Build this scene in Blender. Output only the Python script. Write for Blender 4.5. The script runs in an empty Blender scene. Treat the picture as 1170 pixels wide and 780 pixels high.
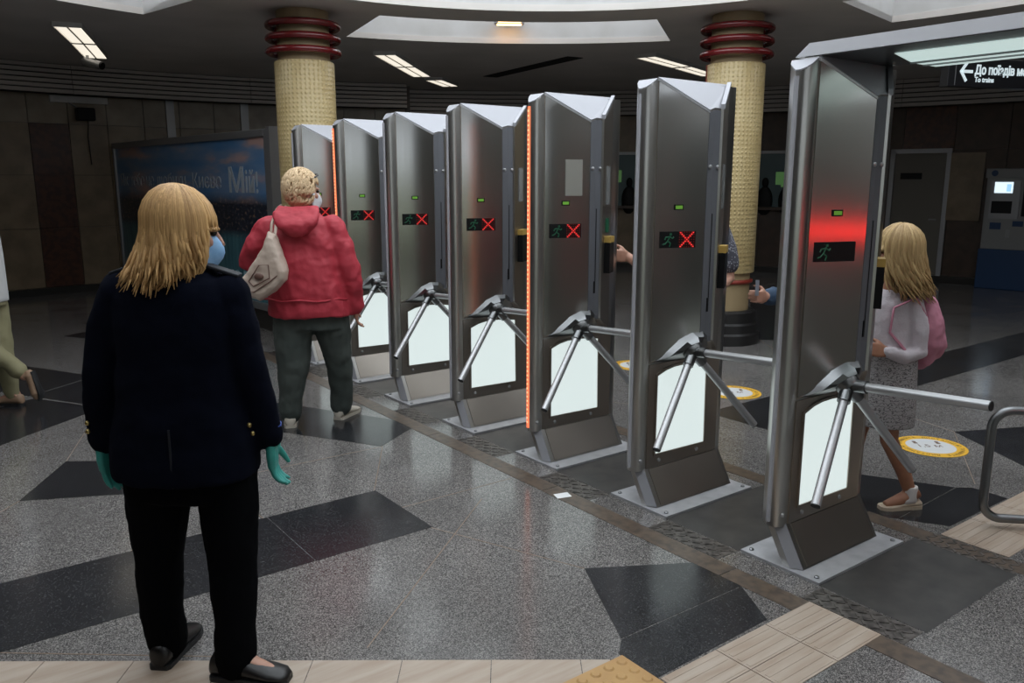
import bpy, math, random
from mathutils import Vector, Matrix
random.seed(7)
S = bpy.context.scene
COL = S.collection
R_ = math.radians
PI = math.pi

# ------------------------------------------------------------------ camera
HEAD = R_(53.2736)                       # viewing direction in plan
cam_d = bpy.data.cameras.new('camera'); cam = bpy.data.objects.new('camera', cam_d); COL.objects.link(cam)
cam_d.lens = 28.8; cam_d.sensor_width = 36.0; cam_d.clip_start = 0.05; cam_d.clip_end = 200
cam.location = (0, 0, 1.65)
cam.rotation_euler = (R_(90 - 11.2393), 0, HEAD - PI / 2)
S.camera = cam
HX, HY = math.cos(HEAD), math.sin(HEAD)  # away
RX, RY = math.sin(HEAD), -math.cos(HEAD) # right

# ------------------------------------------------------------------ light and exposure
W = bpy.data.worlds.new('world'); S.world = W; W.use_nodes = True
W.node_tree.nodes['Background'].inputs[0].default_value = (0.75, 0.85, 1.0, 1)
W.node_tree.nodes['Background'].inputs[1].default_value = 0.02
S.view_settings.view_transform = 'Standard'; S.view_settings.look = 'None'
S.view_settings.gamma = 1.0; S.view_settings.use_curve_mapping = False
S.view_settings.exposure = 0.0
DOME_L = 2.9        # luminance of the daylight dome glazing
COFFER_L = 1.85      # luminance of the coffer rooflights
CX, CY = 3.2, 3.7   # centre of the round hall
CEIL = 3.2

# ------------------------------------------------------------------ materials
MATS = {}
def node(nt, t, **kw):
    n = nt.nodes.new(t)
    for k, v in kw.items(): setattr(n, k, v)
    return n
def mk(name, base, rough=0.5, metal=0.0, spec=0.5, var=None, bump=None, emis=None, stretch=None, coat=0.0, rvar=None, sheen=0):
    m = bpy.data.materials.new(name); m.use_nodes = True; nt = m.node_tree
    b = nt.nodes['Principled BSDF']
    b.inputs['Base Color'].default_value = (*base, 1); b.inputs['Roughness'].default_value = rough
    b.inputs['Metallic'].default_value = metal; b.inputs['Specular IOR Level'].default_value = spec
    if coat: b.inputs['Coat Weight'].default_value = coat; b.inputs['Coat Roughness'].default_value = 0.08
    if sheen: b.inputs['Sheen Weight'].default_value = sheen
    if emis:
        b.inputs['Emission Color'].default_value = (*emis[0], 1); b.inputs['Emission Strength'].default_value = emis[1]
    if var or bump or rvar:
        tc = node(nt, 'ShaderNodeTexCoord'); mp = node(nt, 'ShaderNodeMapping')
        nt.links.new(tc.outputs['Object'], mp.inputs[0])
        if stretch: mp.inputs['Scale'].default_value = stretch
    if var:
        sc, c2, lo, hi = var
        n = node(nt, 'ShaderNodeTexNoise'); n.inputs['Scale'].default_value = sc; n.inputs['Detail'].default_value = 5
        r = node(nt, 'ShaderNodeMapRange'); r.inputs[1].default_value = lo; r.inputs[2].default_value = hi
        mx = node(nt, 'ShaderNodeMix', data_type='RGBA')
        mx.inputs[6].default_value = (*base, 1); mx.inputs[7].default_value = (*c2, 1)
        nt.links.new(mp.outputs[0], n.inputs['Vector']); nt.links.new(n.outputs[0], r.inputs[0])
        nt.links.new(r.outputs[0], mx.inputs[0]); nt.links.new(mx.outputs[2], b.inputs['Base Color'])
    if rvar:
        sc, r0, r1 = rvar
        n = node(nt, 'ShaderNodeTexNoise'); n.inputs['Scale'].default_value = sc; n.inputs['Detail'].default_value = 3
        r = node(nt, 'ShaderNodeMapRange'); r.inputs[1].default_value = .3; r.inputs[2].default_value = .7
        r.inputs[3].default_value = r0; r.inputs[4].default_value = r1
        nt.links.new(mp.outputs[0], n.inputs['Vector']); nt.links.new(n.outputs[0], r.inputs[0]); nt.links.new(r.outputs[0], b.inputs['Roughness'])
    if bump:
        sc, st = bump
        n = node(nt, 'ShaderNodeTexNoise'); n.inputs['Scale'].default_value = sc; n.inputs['Detail'].default_value = 4
        bp = node(nt, 'ShaderNodeBump'); bp.inputs['Strength'].default_value = st; bp.inputs['Distance'].default_value = 0.01
        nt.links.new(mp.outputs[0], n.inputs['Vector']); nt.links.new(n.outputs[0], bp.inputs['Height']); nt.links.new(bp.outputs[0], b.inputs['Normal'])
    MATS[name] = m
    return m

def terrazzo(name, cols, scale, rough, spec=0.5):
    m = bpy.data.materials.new(name); m.use_nodes = True; nt = m.node_tree; b = nt.nodes['Principled BSDF']
    tc = node(nt, 'ShaderNodeTexCoord')
    v = node(nt, 'ShaderNodeTexVoronoi'); v.inputs['Scale'].default_value = scale
    sep = node(nt, 'ShaderNodeSeparateColor'); cr = node(nt, 'ShaderNodeValToRGB')
    cr.color_ramp.interpolation = 'CONSTANT'
    els = cr.color_ramp.elements
    while len(els) < len(cols): els.new(0.5)
    for i, (p, c) in enumerate(cols): els[i].position = p; els[i].color = (*c, 1)
    n = node(nt, 'ShaderNodeTexNoise'); n.inputs['Scale'].default_value = 1.6; n.inputs['Detail'].default_value = 6
    r = node(nt, 'ShaderNodeMapRange'); r.inputs[1].default_value = .3; r.inputs[2].default_value = .7; r.inputs[3].default_value = .82; r.inputs[4].default_value = 1.12
    mx = node(nt, 'ShaderNodeMix', data_type='RGBA', blend_type='MULTIPLY'); mx.inputs[0].default_value = 1
    nt.links.new(tc.outputs['Object'], v.inputs['Vector']); nt.links.new(tc.outputs['Object'], n.inputs['Vector'])
    nt.links.new(v.outputs['Color'], sep.inputs[0]); nt.links.new(sep.outputs[0], cr.inputs[0])
    nt.links.new(n.outputs[0], r.inputs[0]); nt.links.new(cr.outputs[0], mx.inputs[6]); nt.links.new(r.outputs[0], mx.inputs[7])
    nt.links.new(mx.outputs[2], b.inputs['Base Color'])
    n2 = node(nt, 'ShaderNodeTexNoise'); n2.inputs['Scale'].default_value = 2.3; n2.inputs['Detail'].default_value = 6
    r2 = node(nt, 'ShaderNodeMapRange'); r2.inputs[1].default_value = .3; r2.inputs[2].default_value = .7; r2.inputs[3].default_value = rough * .8; r2.inputs[4].default_value = rough * 1.4
    nt.links.new(tc.outputs['Object'], n2.inputs['Vector']); nt.links.new(n2.outputs[0], r2.inputs[0]); nt.links.new(r2.outputs[0], b.inputs['Roughness'])
    b.inputs['Specular IOR Level'].default_value = spec
    MATS[name] = m
    return m

terrazzo('terrazzo', [(0, (.045, .042, .041)), (.22, (.105, .098, .095)), (.5, (.17, .159, .153)), (.78, (.3, .28, .265))], 300, .13, .55)
terrazzo('black_granite', [(0, (.012, .012, .014)), (.4, (.022, .022, .025)), (.75, (.035, .035, .038)), (.93, (.06, .06, .06))], 260, .17, .55)
mk('brass', (.26, .18, .125), .4, .3)
mk('beige_tile', (.46, .38, .31), .45, var=(3, (.36, .27, .2), .35, .7), stretch=(1, 8, 1))
mk('orange_tile', (.5, .3, .11), .45, var=(6, (.4, .22, .08), .35, .7))
mk('brown_stone', (.12, .085, .06), .35, var=(25, (.06, .045, .035), .4, .65))
mk('grey_plate', (.075, .07, .066), .4, metal=.3, var=(9, (.045, .043, .042), .35, .7))
mk('checker_plate', (.2, .18, .165), .4, metal=.8, var=(30, (.09, .08, .075), .4, .6))
mk('steel', (.54, .53, .51), .3, 1.0)
mk('steel_panel', (.52, .515, .495), .22, 1.0, rvar=(3, .15, .19), stretch=(120, 120, .5), var=(2.2, (.53, .525, .51), .4, .65))
mk('steel_brown', (.4, .36, .32), .38, 1.0)
mk('steel_bright', (.4, .4, .43), .5, .4)
mk('access_steel', (.4, .39, .35), .5, .6)
mk('grey_paint', (.17, .175, .195), .5, .3)
mk('chrome', (.5, .5, .51), .42, .75)
mk('plate_steel', (.5, .5, .52), .5, .5, var=(12, (.4, .4, .42), .4, .7))
mk('beam_white', (.72, .72, .76), .4, .1)
mk('dark_steel', (.22, .225, .23), .33, 1.0)
mk('black_plastic', (.006, .006, .0065), .5, spec=.25)
mk('black_rubber', (.014, .014, .015), .6)
mk('panel_light', (.3, .33, .32), .3, emis=((.88, 1.0, .985), .74))
mk('led_orange', (.8, .2, .08), .4, emis=((1, .2, .09), 1.0))
mk('led_dot', (1, .35, .2), .4, emis=((1, .36, .17), 1.7))
mk('led_off', (.42, .42, .45), .3)
mk('led_red', (.5, .02, .02), .4, emis=((1, .07, .06), .9))
mk('led_stop', (.5, .02, .02), .4, emis=((1, .03, .025), 5))
mk('led_red_dim', (.12, .004, .004), .4, emis=((.5, .008, .01), .22))
mk('led_green', (.01, .07, .035), .4, emis=((.05, .5, .25), .035))
mk('led_lime', (.15, .4, .05), .4, emis=((.3, .75, .06), .12))
mk('yellow_plastic', (.5, .32, .08), .45)
mk('lcd_grey', (.22, .225, .225), .3)
mk('white_paint', (.62, .61, .6), .6, var=(3, (.55, .54, .52), .4, .7))
mk('ceiling_paint', (.74, .69, .65), .8, var=(1.2, (.64, .6, .56), .35, .7))
mk('slat_metal', (.42, .385, .36), .45, .3)
mk('dark_gap', (.012, .011, .01), .8)
mk('day_glass', (.9, .95, 1), .3, emis=((.88, .95, 1.0), 1.0))
mk('day_glass_coffer', (.9, .95, 1), .3, emis=((.9, .95, 1.0), 1.0))
mk('glass_green', (.2, .25, .15), .3, emis=((.5, .56, .42), .5))
mk('glass_sky', (.6, .65, .7), .3, emis=((.85, .92, 1.0), 1.1))
mk('lamp_tube', (.9, .9, .8), .4, emis=((1, .92, .78), .95))
mk('lamp_warm', (.9, .6, .3), .4, emis=((1, .55, .2), 6))
mk('lamp_teal', (.7, .8, .78), .3, emis=((.75, .95, .92), .6))
mk('granite_beige', (.26, .195, .125), .3, var=(4, (.18, .13, .08), .35, .65))
mk('granite_beige_light', (.3, .25, .18), .3, var=(4, (.22, .17, .12), .35, .65))
mk('granite_red', (.095, .036, .02), .3, var=(14, (.05, .02, .013), .4, .6))
mk('granite_brown', (.075, .045, .03), .35, var=(7, (.05, .03, .02), .35, .65))
mk('granite_base', (.02, .018, .016), .3)
mk('door_paint', (.15, .135, .11), .5)
mk('aluminium', (.32, .32, .33), .4, .7)
mk('red_enamel', (.16, .01, .012), .22, coat=.6)
mk('red_band', (.22, .03, .02), .35)
mk('column_stone', (.33, .24, .13), .5)
mk('column_base', (.016, .015, .015), .35)
mk('machine_white', (.25, .25, .25), .4)
mk('machine_blue', (.01, .045, .13), .4)
mk('screen_blue', (.2, .4, .7), .3, emis=((.35, .62, 1.0), 1.1))
mk('screen_white', (.7, .8, .9), .3, emis=((.75, .9, 1.0), 1.1))
mk('window_glow', (.05, .12, .05), .3, emis=((.22, .5, .16), .16))
mk('window_blue', (.02, .04, .06), .3, emis=((.08, .14, .12), .03))
mk('sign_black', (.008, .008, .01), .35)
mk('sign_letter', (.7, .78, .8), .5, emis=((.75, .88, .92), .45))
mk('sticker_yellow', (.75, .42, .035), .5)
mk('sticker_white', (.6, .6, .6), .5)
mk('sticker_ink', (.12, .06, .03), .6)
mk('paper', (.8, .8, .8), .7)
mk('text_white', (.38, .42, .46), .6)
mk('text_teal', (.35, .5, .55), .6)
mk('skin', (.5, .27, .19), .5, var=(20, (.45, .22, .15), .4, .7))
mk('skin_tan', (.33, .15, .085), .5, var=(20, (.28, .12, .07), .4, .7))
mk('navy_wool', (.003, .004, .0095), .95, spec=.06, bump=(400, .2))
mk('black_cloth', (.002, .0022, .003), .95, spec=.06, bump=(300, .2))
mk('black_leather', (.008, .007, .007), .35)
mk('glove_teal', (.03, .26, .22), .42, var=(14, (.05, .34, .3), .35, .7))
mk('glove_blue', (.05, .1, .42), .5)
mk('mask_blue', (.2, .38, .62), .75, var=(30, (.27, .46, .7), .4, .6))
mk('mask_white', (.6, .62, .64), .75)
mk('coral_coat', (.46, .035, .055), .62, var=(7, (.4, .025, .042), .35, .7), bump=(60, .12))
mk('green_trouser', (.05, .062, .056), .85, var=(5, (.068, .08, .072), .4, .7))
mk('shoe_beige', (.5, .45, .38), .6)
mk('shoe_tan', (.3, .19, .12), .6)
mk('bag_beige', (.5, .4, .33), .45, var=(8, (.42, .32, .26), .35, .7))
mk('bag_seam', (.12, .06, .045), .5)
mk('gold_button', (.5, .38, .15), .35, 1.0)
mk('white_knit', (.52, .47, .5), .85, bump=(120, .25))
mk('pink_cloth', (.5, .2, .27), .7, bump=(30, .2))
mk('sock_white', (.6, .56, .54), .8)
mk('ballet_shoe', (.5, .4, .3), .5)
mk('denim', (.03, .06, .11), .8, bump=(200, .2))
mk('denim_dark', (.012, .02, .035), .85)
mk('khaki', (.22, .2, .11), .8)
mk('white_shirt', (.5, .5, .5), .8)
mk('eye_dark', (.02, .015, .01), .2)
mk('lip', (.4, .12, .1), .5)
mk('navy_trim', (.004, .005, .01), .7)
mk('glasses', (.02, .015, .015), .3)
mk('card_plastic', (.3, .32, .36), .35)
MATS['day_glass'].node_tree.nodes['Principled BSDF'].inputs['Emission Strength'].default_value = DOME_L
MATS['day_glass_coffer'].node_tree.nodes['Principled BSDF'].inputs['Emission Strength'].default_value = COFFER_L

def pattern_mat(name, kind):
    m = bpy.data.materials.new(name); m.use_nodes = True; nt = m.node_tree; b = nt.nodes['Principled BSDF']
    b.inputs['Roughness'].default_value = .8
    tc = node(nt, 'ShaderNodeTexCoord'); cr = node(nt, 'ShaderNodeValToRGB'); e = cr.color_ramp.elements
    if kind == 'dots':
        v = node(nt, 'ShaderNodeTexVoronoi'); v.inputs['Scale'].default_value = 75
        nt.links.new(tc.outputs['Object'], v.inputs['Vector']); nt.links.new(v.outputs['Distance'], cr.inputs[0])
        e[0].position = .28; e[0].color = (.42, .42, .46, 1); e[1].position = .4; e[1].color = (.07, .07, .09, 1)
    elif kind == 'knit':
        w = node(nt, 'ShaderNodeTexWave'); w.bands_direction = 'Z'; w.inputs['Scale'].default_value = 17; w.inputs['Distortion'].default_value = 9; w.inputs['Detail'].default_value = 1; w.inputs['Detail Scale'].default_value = 4
        nt.links.new(tc.outputs['Object'], w.inputs['Vector']); nt.links.new(w.outputs['Fac'], cr.inputs[0])
        e[0].position = .05; e[0].color = (.1, .09, .095, 1); e[1].position = .3; e[1].color = (.33, .31, .31, 1)
    elif kind == 'zebra':
        w = node(nt, 'ShaderNodeTexWave'); w.inputs['Scale'].default_value = 30; w.inputs['Distortion'].default_value = 6
        nt.links.new(tc.outputs['Object'], w.inputs['Vector']); nt.links.new(w.outputs['Fac'], cr.inputs[0])
        e[0].position = .4; e[0].color = (.02, .02, .02, 1); e[1].position = .6; e[1].color = (.4, .38, .36, 1)
    nt.links.new(cr.outputs[0], b.inputs['Base Color'])
    MATS[name] = m
pattern_mat('dotted_cloth', 'dots'); pattern_mat('knit_skirt', 'knit'); pattern_mat('zebra_cloth', 'zebra')

def hair_mat(name, c0, c1):
    m = bpy.data.materials.new(name); m.use_nodes = True; nt = m.node_tree; b = nt.nodes['Principled BSDF']
    a = node(nt, 'ShaderNodeAttribute'); a.attribute_name = 'tint'
    tc = node(nt, 'ShaderNodeTexCoord'); mp = node(nt, 'ShaderNodeMapping'); mp.inputs['Scale'].default_value = (90, 90, 6)
    n = node(nt, 'ShaderNodeTexNoise'); n.inputs['Scale'].default_value = 2; n.inputs['Detail'].default_value = 4
    ad = node(nt, 'ShaderNodeMath', operation='ADD'); ml = node(nt, 'ShaderNodeMath', operation='MULTIPLY'); ml.inputs[1].default_value = .55
    mx = node(nt, 'ShaderNodeMix', data_type='RGBA'); mx.inputs[6].default_value = (*c0, 1); mx.inputs[7].default_value = (*c1, 1)
    nt.links.new(tc.outputs['Object'], mp.inputs[0]); nt.links.new(mp.outputs[0], n.inputs['Vector'])
    nt.links.new(n.outputs[0], ad.inputs[0]); nt.links.new(a.outputs['Fac'], ad.inputs[1]); nt.links.new(ad.outputs[0], ml.inputs[0])
    nt.links.new(ml.outputs[0], mx.inputs[0]); nt.links.new(mx.outputs[2], b.inputs['Base Color'])
    bp = node(nt, 'ShaderNodeBump'); bp.inputs['Strength'].default_value = .35; bp.inputs['Distance'].default_value = .003
    nt.links.new(n.outputs[0], bp.inputs['Height']); nt.links.new(bp.outputs[0], b.inputs['Normal'])
    b.inputs['Roughness'].default_value = .5; b.inputs['Specular IOR Level'].default_value = .3
    MATS[name] = m
hair_mat('hair_blond', (.17, .075, .022), (.7, .43, .18))
hair_mat('hair_short_blond', (.42, .27, .14), (.8, .6, .38))
hair_mat('hair_girl', (.16, .085, .03), (.6, .42, .2))
hair_mat('hair_brown', (.03, .018, .01), (.12, .07, .04))

# embossed yellow column sleeve
m = bpy.data.materials.new('column_sleeve'); m.use_nodes = True; nt = m.node_tree; b = nt.nodes['Principled BSDF']
tc = node(nt, 'ShaderNodeTexCoord'); sx = node(nt, 'ShaderNodeSeparateXYZ'); nt.links.new(tc.outputs['Object'], sx.inputs[0])
at = node(nt, 'ShaderNodeMath', operation='ARCTAN2'); nt.links.new(sx.outputs[1], at.inputs[0]); nt.links.new(sx.outputs[0], at.inputs[1])
def sinwave(src, k):
    mu = node(nt, 'ShaderNodeMath', operation='MULTIPLY'); mu.inputs[1].default_value = k; nt.links.new(src, mu.inputs[0])
    si = node(nt, 'ShaderNodeMath', operation='SINE'); nt.links.new(mu.outputs[0], si.inputs[0]); return si.outputs[0]
def bumpwave(src, k):
    ad_ = node(nt, 'ShaderNodeMath', operation='MULTIPLY_ADD'); ad_.inputs[1].default_value = .5; ad_.inputs[2].default_value = .5; nt.links.new(sinwave(src, k), ad_.inputs[0])
    po = node(nt, 'ShaderNodeMath', operation='POWER'); po.inputs[1].default_value = 1.6; nt.links.new(ad_.outputs[0], po.inputs[0]); return po.outputs[0]
pr = node(nt, 'ShaderNodeMath', operation='MULTIPLY'); nt.links.new(bumpwave(at.outputs[0], 44), pr.inputs[0]); nt.links.new(bumpwave(sx.outputs[2], 150), pr.inputs[1])
bp = node(nt, 'ShaderNodeBump'); bp.inputs['Strength'].default_value = .6; bp.inputs['Distance'].default_value = .009
nt.links.new(pr.outputs[0], bp.inputs['Height']); nt.links.new(bp.outputs[0], b.inputs['Normal'])
n = node(nt, 'ShaderNodeTexNoise'); n.inputs['Scale'].default_value = 3; cr = node(nt, 'ShaderNodeValToRGB')
nt.links.new(tc.outputs['Object'], n.inputs['Vector']); nt.links.new(n.outputs[0], cr.inputs[0])
cr.color_ramp.elements[0].position = .35; cr.color_ramp.elements[0].color = (.5, .37, .17, 1); cr.color_ramp.elements[1].position = .7; cr.color_ramp.elements[1].color = (.58, .45, .23, 1)
nt.links.new(cr.outputs[0], b.inputs['Base Color']); b.inputs['Roughness'].default_value = .3
MATS['column_sleeve'] = m

# printed city poster: dusk sky, dark skyline with lamps, teal water (flat print)
m = bpy.data.materials.new('city_print'); m.use_nodes = True; nt = m.node_tree; b = nt.nodes['Principled BSDF']
tc = node(nt, 'ShaderNodeTexCoord'); sx = node(nt, 'ShaderNodeSeparateXYZ'); nt.links.new(tc.outputs['Object'], sx.inputs[0])
mp = node(nt, 'ShaderNodeMapping'); mp.inputs['Scale'].default_value = (1, .55, 2.6); nt.links.new(tc.outputs['Object'], mp.inputs[0])
n = node(nt, 'ShaderNodeTexNoise'); n.inputs['Scale'].default_value = 1.6; n.inputs['Detail'].default_value = 6; nt.links.new(mp.outputs[0], n.inputs['Vector'])
sky = node(nt, 'ShaderNodeValToRGB'); e = sky.color_ramp.elements
e[0].position = .36; e[0].color = (.06, .2, .42, 1); e[1].position = .66; e[1].color = (.5, .32, .28, 1); x = e.new(.52); x.color = (.16, .25, .4, 1)
nt.links.new(n.outputs[0], sky.inputs[0])
mp2 = node(nt, 'ShaderNodeMapping'); mp2.inputs['Scale'].default_value = (1, 5, 9); nt.links.new(tc.outputs['Object'], mp2.inputs[0])
n2 = node(nt, 'ShaderNodeTexNoise'); n2.inputs['Scale'].default_value = 3; n2.inputs['Detail'].default_value = 3; nt.links.new(mp2.outputs[0], n2.inputs['Vector'])
city = node(nt, 'ShaderNodeValToRGB'); e = city.color_ramp.elements
e[0].position = .45; e[0].color = (.008, .014, .028, 1); e[1].position = .72; e[1].color = (.32, .18, .09, 1); x = e.new(.58); x.color = (.025, .035, .06, 1)
nt.links.new(n2.outputs[0], city.inputs[0])
mp3 = node(nt, 'ShaderNodeMapping'); mp3.inputs['Scale'].default_value = (1, 7, .6); nt.links.new(tc.outputs['Object'], mp3.inputs[0])
n3 = node(nt, 'ShaderNodeTexNoise'); n3.inputs['Scale'].default_value = 3; n3.inputs['Detail'].default_value = 3; nt.links.new(mp3.outputs[0], n3.inputs['Vector'])
wat = node(nt, 'ShaderNodeValToRGB'); e = wat.color_ramp.elements
e[0].position = .35; e[0].color = (.025, .11, .15, 1); e[1].position = .75; e[1].color = (.1, .24, .27, 1); nt.links.new(n3.outputs[0], wat.inputs[0])
def zmask(z, s):
    r = node(nt, 'ShaderNodeMapRange'); r.inputs[1].default_value = z - s; r.inputs[2].default_value = z + s; nt.links.new(sx.outputs[2], r.inputs[0]); return r.outputs[0]
m1 = node(nt, 'ShaderNodeMix', data_type='RGBA'); nt.links.new(zmask(1.02, .05), m1.inputs[0]); nt.links.new(wat.outputs[0], m1.inputs[6]); nt.links.new(city.outputs[0], m1.inputs[7])
m2 = node(nt, 'ShaderNodeMix', data_type='RGBA'); nt.links.new(zmask(1.43, .07), m2.inputs[0]); nt.links.new(m1.outputs[2], m2.inputs[6]); nt.links.new(sky.outputs[0], m2.inputs[7])
nt.links.new(m2.outputs[2], b.inputs['Base Color']); b.inputs['Roughness'].default_value = .3
MATS['city_print'] = m

# ------------------------------------------------------------------ geometry helpers
class MB:
    def __init__(s): s.v = []; s.f = []; s.tint = []
    def add(s, vs, fs, tint=0.5):
        o = len(s.v); s.v += [tuple(p) for p in vs]; s.f += [tuple(i + o for i in f) for f in fs]; s.tint += [tint] * len(vs); return s
    def box(s, x0, x1, y0, y1, z0, z1):
        return s.add([(x0, y0, z0), (x1, y0, z0), (x1, y1, z0), (x0, y1, z0), (x0, y0, z1), (x1, y0, z1), (x1, y1, z1), (x0, y1, z1)],
                     [(0, 3, 2, 1), (4, 5, 6, 7), (0, 1, 5, 4), (1, 2, 6, 5), (2, 3, 7, 6), (3, 0, 4, 7)])
    def obox(s, c, u, v, w, a, b_, d):   # oriented box: half sizes a, b_, d along u, v, w
        c, u, v, w = Vector(c), Vector(u).normalized(), Vector(v).normalized(), Vector(w).normalized()
        P = [c + u * (i * a) + v * (j * b_) + w * (k * d) for k in (-1, 1) for i, j in ((-1, -1), (1, -1), (1, 1), (-1, 1))]
        return s.add(P, [(0, 3, 2, 1), (4, 5, 6, 7), (0, 1, 5, 4), (1, 2, 6, 5), (2, 3, 7, 6), (3, 0, 4, 7)])
    def loft(s, rings, caps=True, tint=.5):
        n = len(rings[0]); vs = [p for r in rings for p in r]; fs = []
        for k in range(len(rings) - 1):
            for i in range(n):
                j = (i + 1) % n; fs.append((k * n + i, k * n + j, (k + 1) * n + j, (k + 1) * n + i))
        if caps: fs.append(tuple(reversed(range(n)))); fs.append(tuple(range((len(rings) - 1) * n, len(rings) * n)))
        return s.add(vs, fs, tint)
    def prism(s, poly, z0, z1):
        a = sum(poly[i][0] * poly[(i + 1) % len(poly)][1] - poly[(i + 1) % len(poly)][0] * poly[i][1] for i in range(len(poly)))
        if a < 0: poly = list(reversed(poly))
        return s.loft([[(x, y, z0) for x, y in poly], [(x, y, z1) for x, y in poly]])
    def tube(s, pts, r, n=8, caps=True, tint=.5, flat=1.0, ref=None):
        pts = [Vector(p) for p in pts]; rr = r if isinstance(r, (list, tuple)) else [r] * len(pts)
        t0 = (pts[1] - pts[0]).normalized()
        a = Vector(ref) if ref else (Vector((0, 0, 1)) if abs(t0.z) < .9 else Vector((1, 0, 0)))
        a = (a - t0 * a.dot(t0)).normalized(); rings = []
        for i, p in enumerate(pts):
            t = (pts[min(i + 1, len(pts) - 1)] - pts[max(i - 1, 0)])
            t = t.normalized() if t.length > 1e-9 else t0
            a = (a - t * a.dot(t)); a = a.normalized() if a.length > 1e-6 else t.orthogonal().normalized()
            b_ = t.cross(a)
            rings.append([p + (a * math.cos(2 * PI * k / n) * flat + b_ * math.sin(2 * PI * k / n)) * rr[i] for k in range(n)])
        return s.loft(rings, caps, tint)
    def lathe(s, prof, n=32, c=(0, 0)):
        return s.loft([[(c[0] + r * math.cos(2 * PI * k / n), c[1] + r * math.sin(2 * PI * k / n), z) for k in range(n)] for r, z in prof])
    def ell(s, c, r, n=16, m_=10, rot=None, tint=.5):
        c = Vector(c); r = (r, r, r) if not isinstance(r, (tuple, list)) else r; rings = []
        for i in range(1, m_):
            ph = PI * i / m_
            ring = []
            for k in range(n):
                p = Vector((r[0] * math.sin(ph) * math.cos(2 * PI * k / n), r[1] * math.sin(ph) * math.sin(2 * PI * k / n), -r[2] * math.cos(ph)))
                if rot: p = rot @ p
                ring.append(c + p)
            rings.append(ring)
        return s.loft(rings, True, tint)
    def torus(s, R, r, z, n=40, k=10, c=(0, 0)):
        vs = []; fs = []
        for i in range(n):
            a = 2 * PI * i / n
            for j in range(k):
                q = 2 * PI * j / k
                vs.append((c[0] + (R + r * math.cos(q)) * math.cos(a), c[1] + (R + r * math.cos(q)) * math.sin(a), z + r * math.sin(q)))
        for i in range(n):
            for j in range(k):
                fs.append((i * k + j, ((i + 1) % n) * k + j, ((i + 1) % n) * k + (j + 1) % k, i * k + (j + 1) % k))
        return s.add(vs, fs)
    def arc(s, r0, r1, a0, a1, z0, z1, n=12, c=(CX, CY)):   # solid ring sector, degrees
        rings = []
        for i in range(n + 1):
            a = R_(a0 + (a1 - a0) * i / n); ca, sa = math.cos(a), math.sin(a)
            rings.append([(c[0] + r0 * ca, c[1] + r0 * sa, z0), (c[0] + r1 * ca, c[1] + r1 * sa, z0), (c[0] + r1 * ca, c[1] + r1 * sa, z1), (c[0] + r0 * ca, c[1] + r0 * sa, z1)])
        return s.loft(rings)
    def mesh(s, name, mat, smooth=None):
        me = bpy.data.meshes.new(name); me.from_pydata(s.v, [], s.f); me.validate(); me.update()
        if mat: me.materials.append(MATS[mat])
        if smooth is not None:
            me.shade_smooth()
            if smooth < 180: me.set_sharp_from_angle(angle=R_(smooth))
        return me
    def build(s, name, mat, parent=None, smooth=None, loc=None, rotz=None, bevel=None):
        o = bpy.data.objects.new(name, s.mesh(name, mat, smooth)); COL.objects.link(o)
        if parent: o.parent = parent
        if loc: o.location = loc
        if rotz is not None: o.rotation_euler = (0, 0, rotz)
        if bevel:
            bv = o.modifiers.new('bevel', 'BEVEL'); bv.width = bevel; bv.segments = 2; bv.limit_method = 'ANGLE'
        return o
def tag(o, label=None, cat=None, group=None, kind=None):
    if label: o['label'] = label
    if cat: o['category'] = cat
    if group: o['group'] = group
    if kind: o['kind'] = kind
    return o
def empty(name, loc, rotz=0):
    o = bpy.data.objects.new(name, None); COL.objects.link(o); o.location = loc; o.rotation_euler = (0, 0, rotz); o.empty_display_size = .2
    return o
def inst(name, me, parent, loc=None):
    o = bpy.data.objects.new(name, me); COL.objects.link(o); o.parent = parent
    if loc: o.location = loc
    return o
def text_mesh(txt, size, extrude=.002, mat='text_white', xscale=1.0, bold=0.0, italic=0.0):
    cu = bpy.data.curves.new('t', 'FONT'); cu.body = txt; cu.size = size; cu.extrude = extrude; cu.offset = bold; cu.shear = italic
    ob = bpy.data.objects.new('t', cu); COL.objects.link(ob)
    dg = bpy.context.evaluated_depsgraph_get(); dg.update()
    me = bpy.data.meshes.new_from_object(ob.evaluated_get(dg)); bpy.data.objects.remove(ob); bpy.data.curves.remove(cu)
    me.transform(Matrix.Diagonal((xscale, 1, 1, 1)))
    me.materials.clear(); me.materials.append(MATS[mat]); return me
def pol(r, a): return (CX + r * math.cos(R_(a)), CY + r * math.sin(R_(a)))

# ------------------------------------------------------------------ floor
floor = MB(); floor.lathe([(12.2, -.12), (12.2, 0)], 96, (CX, CY))
floor = tag(floor.build('floor', 'terrazzo'), kind='structure')
def slab(name, poly, mat, top=.0015):
    o = MB().prism(poly, -.006, top).build(name, mat, floor); return o
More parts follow.
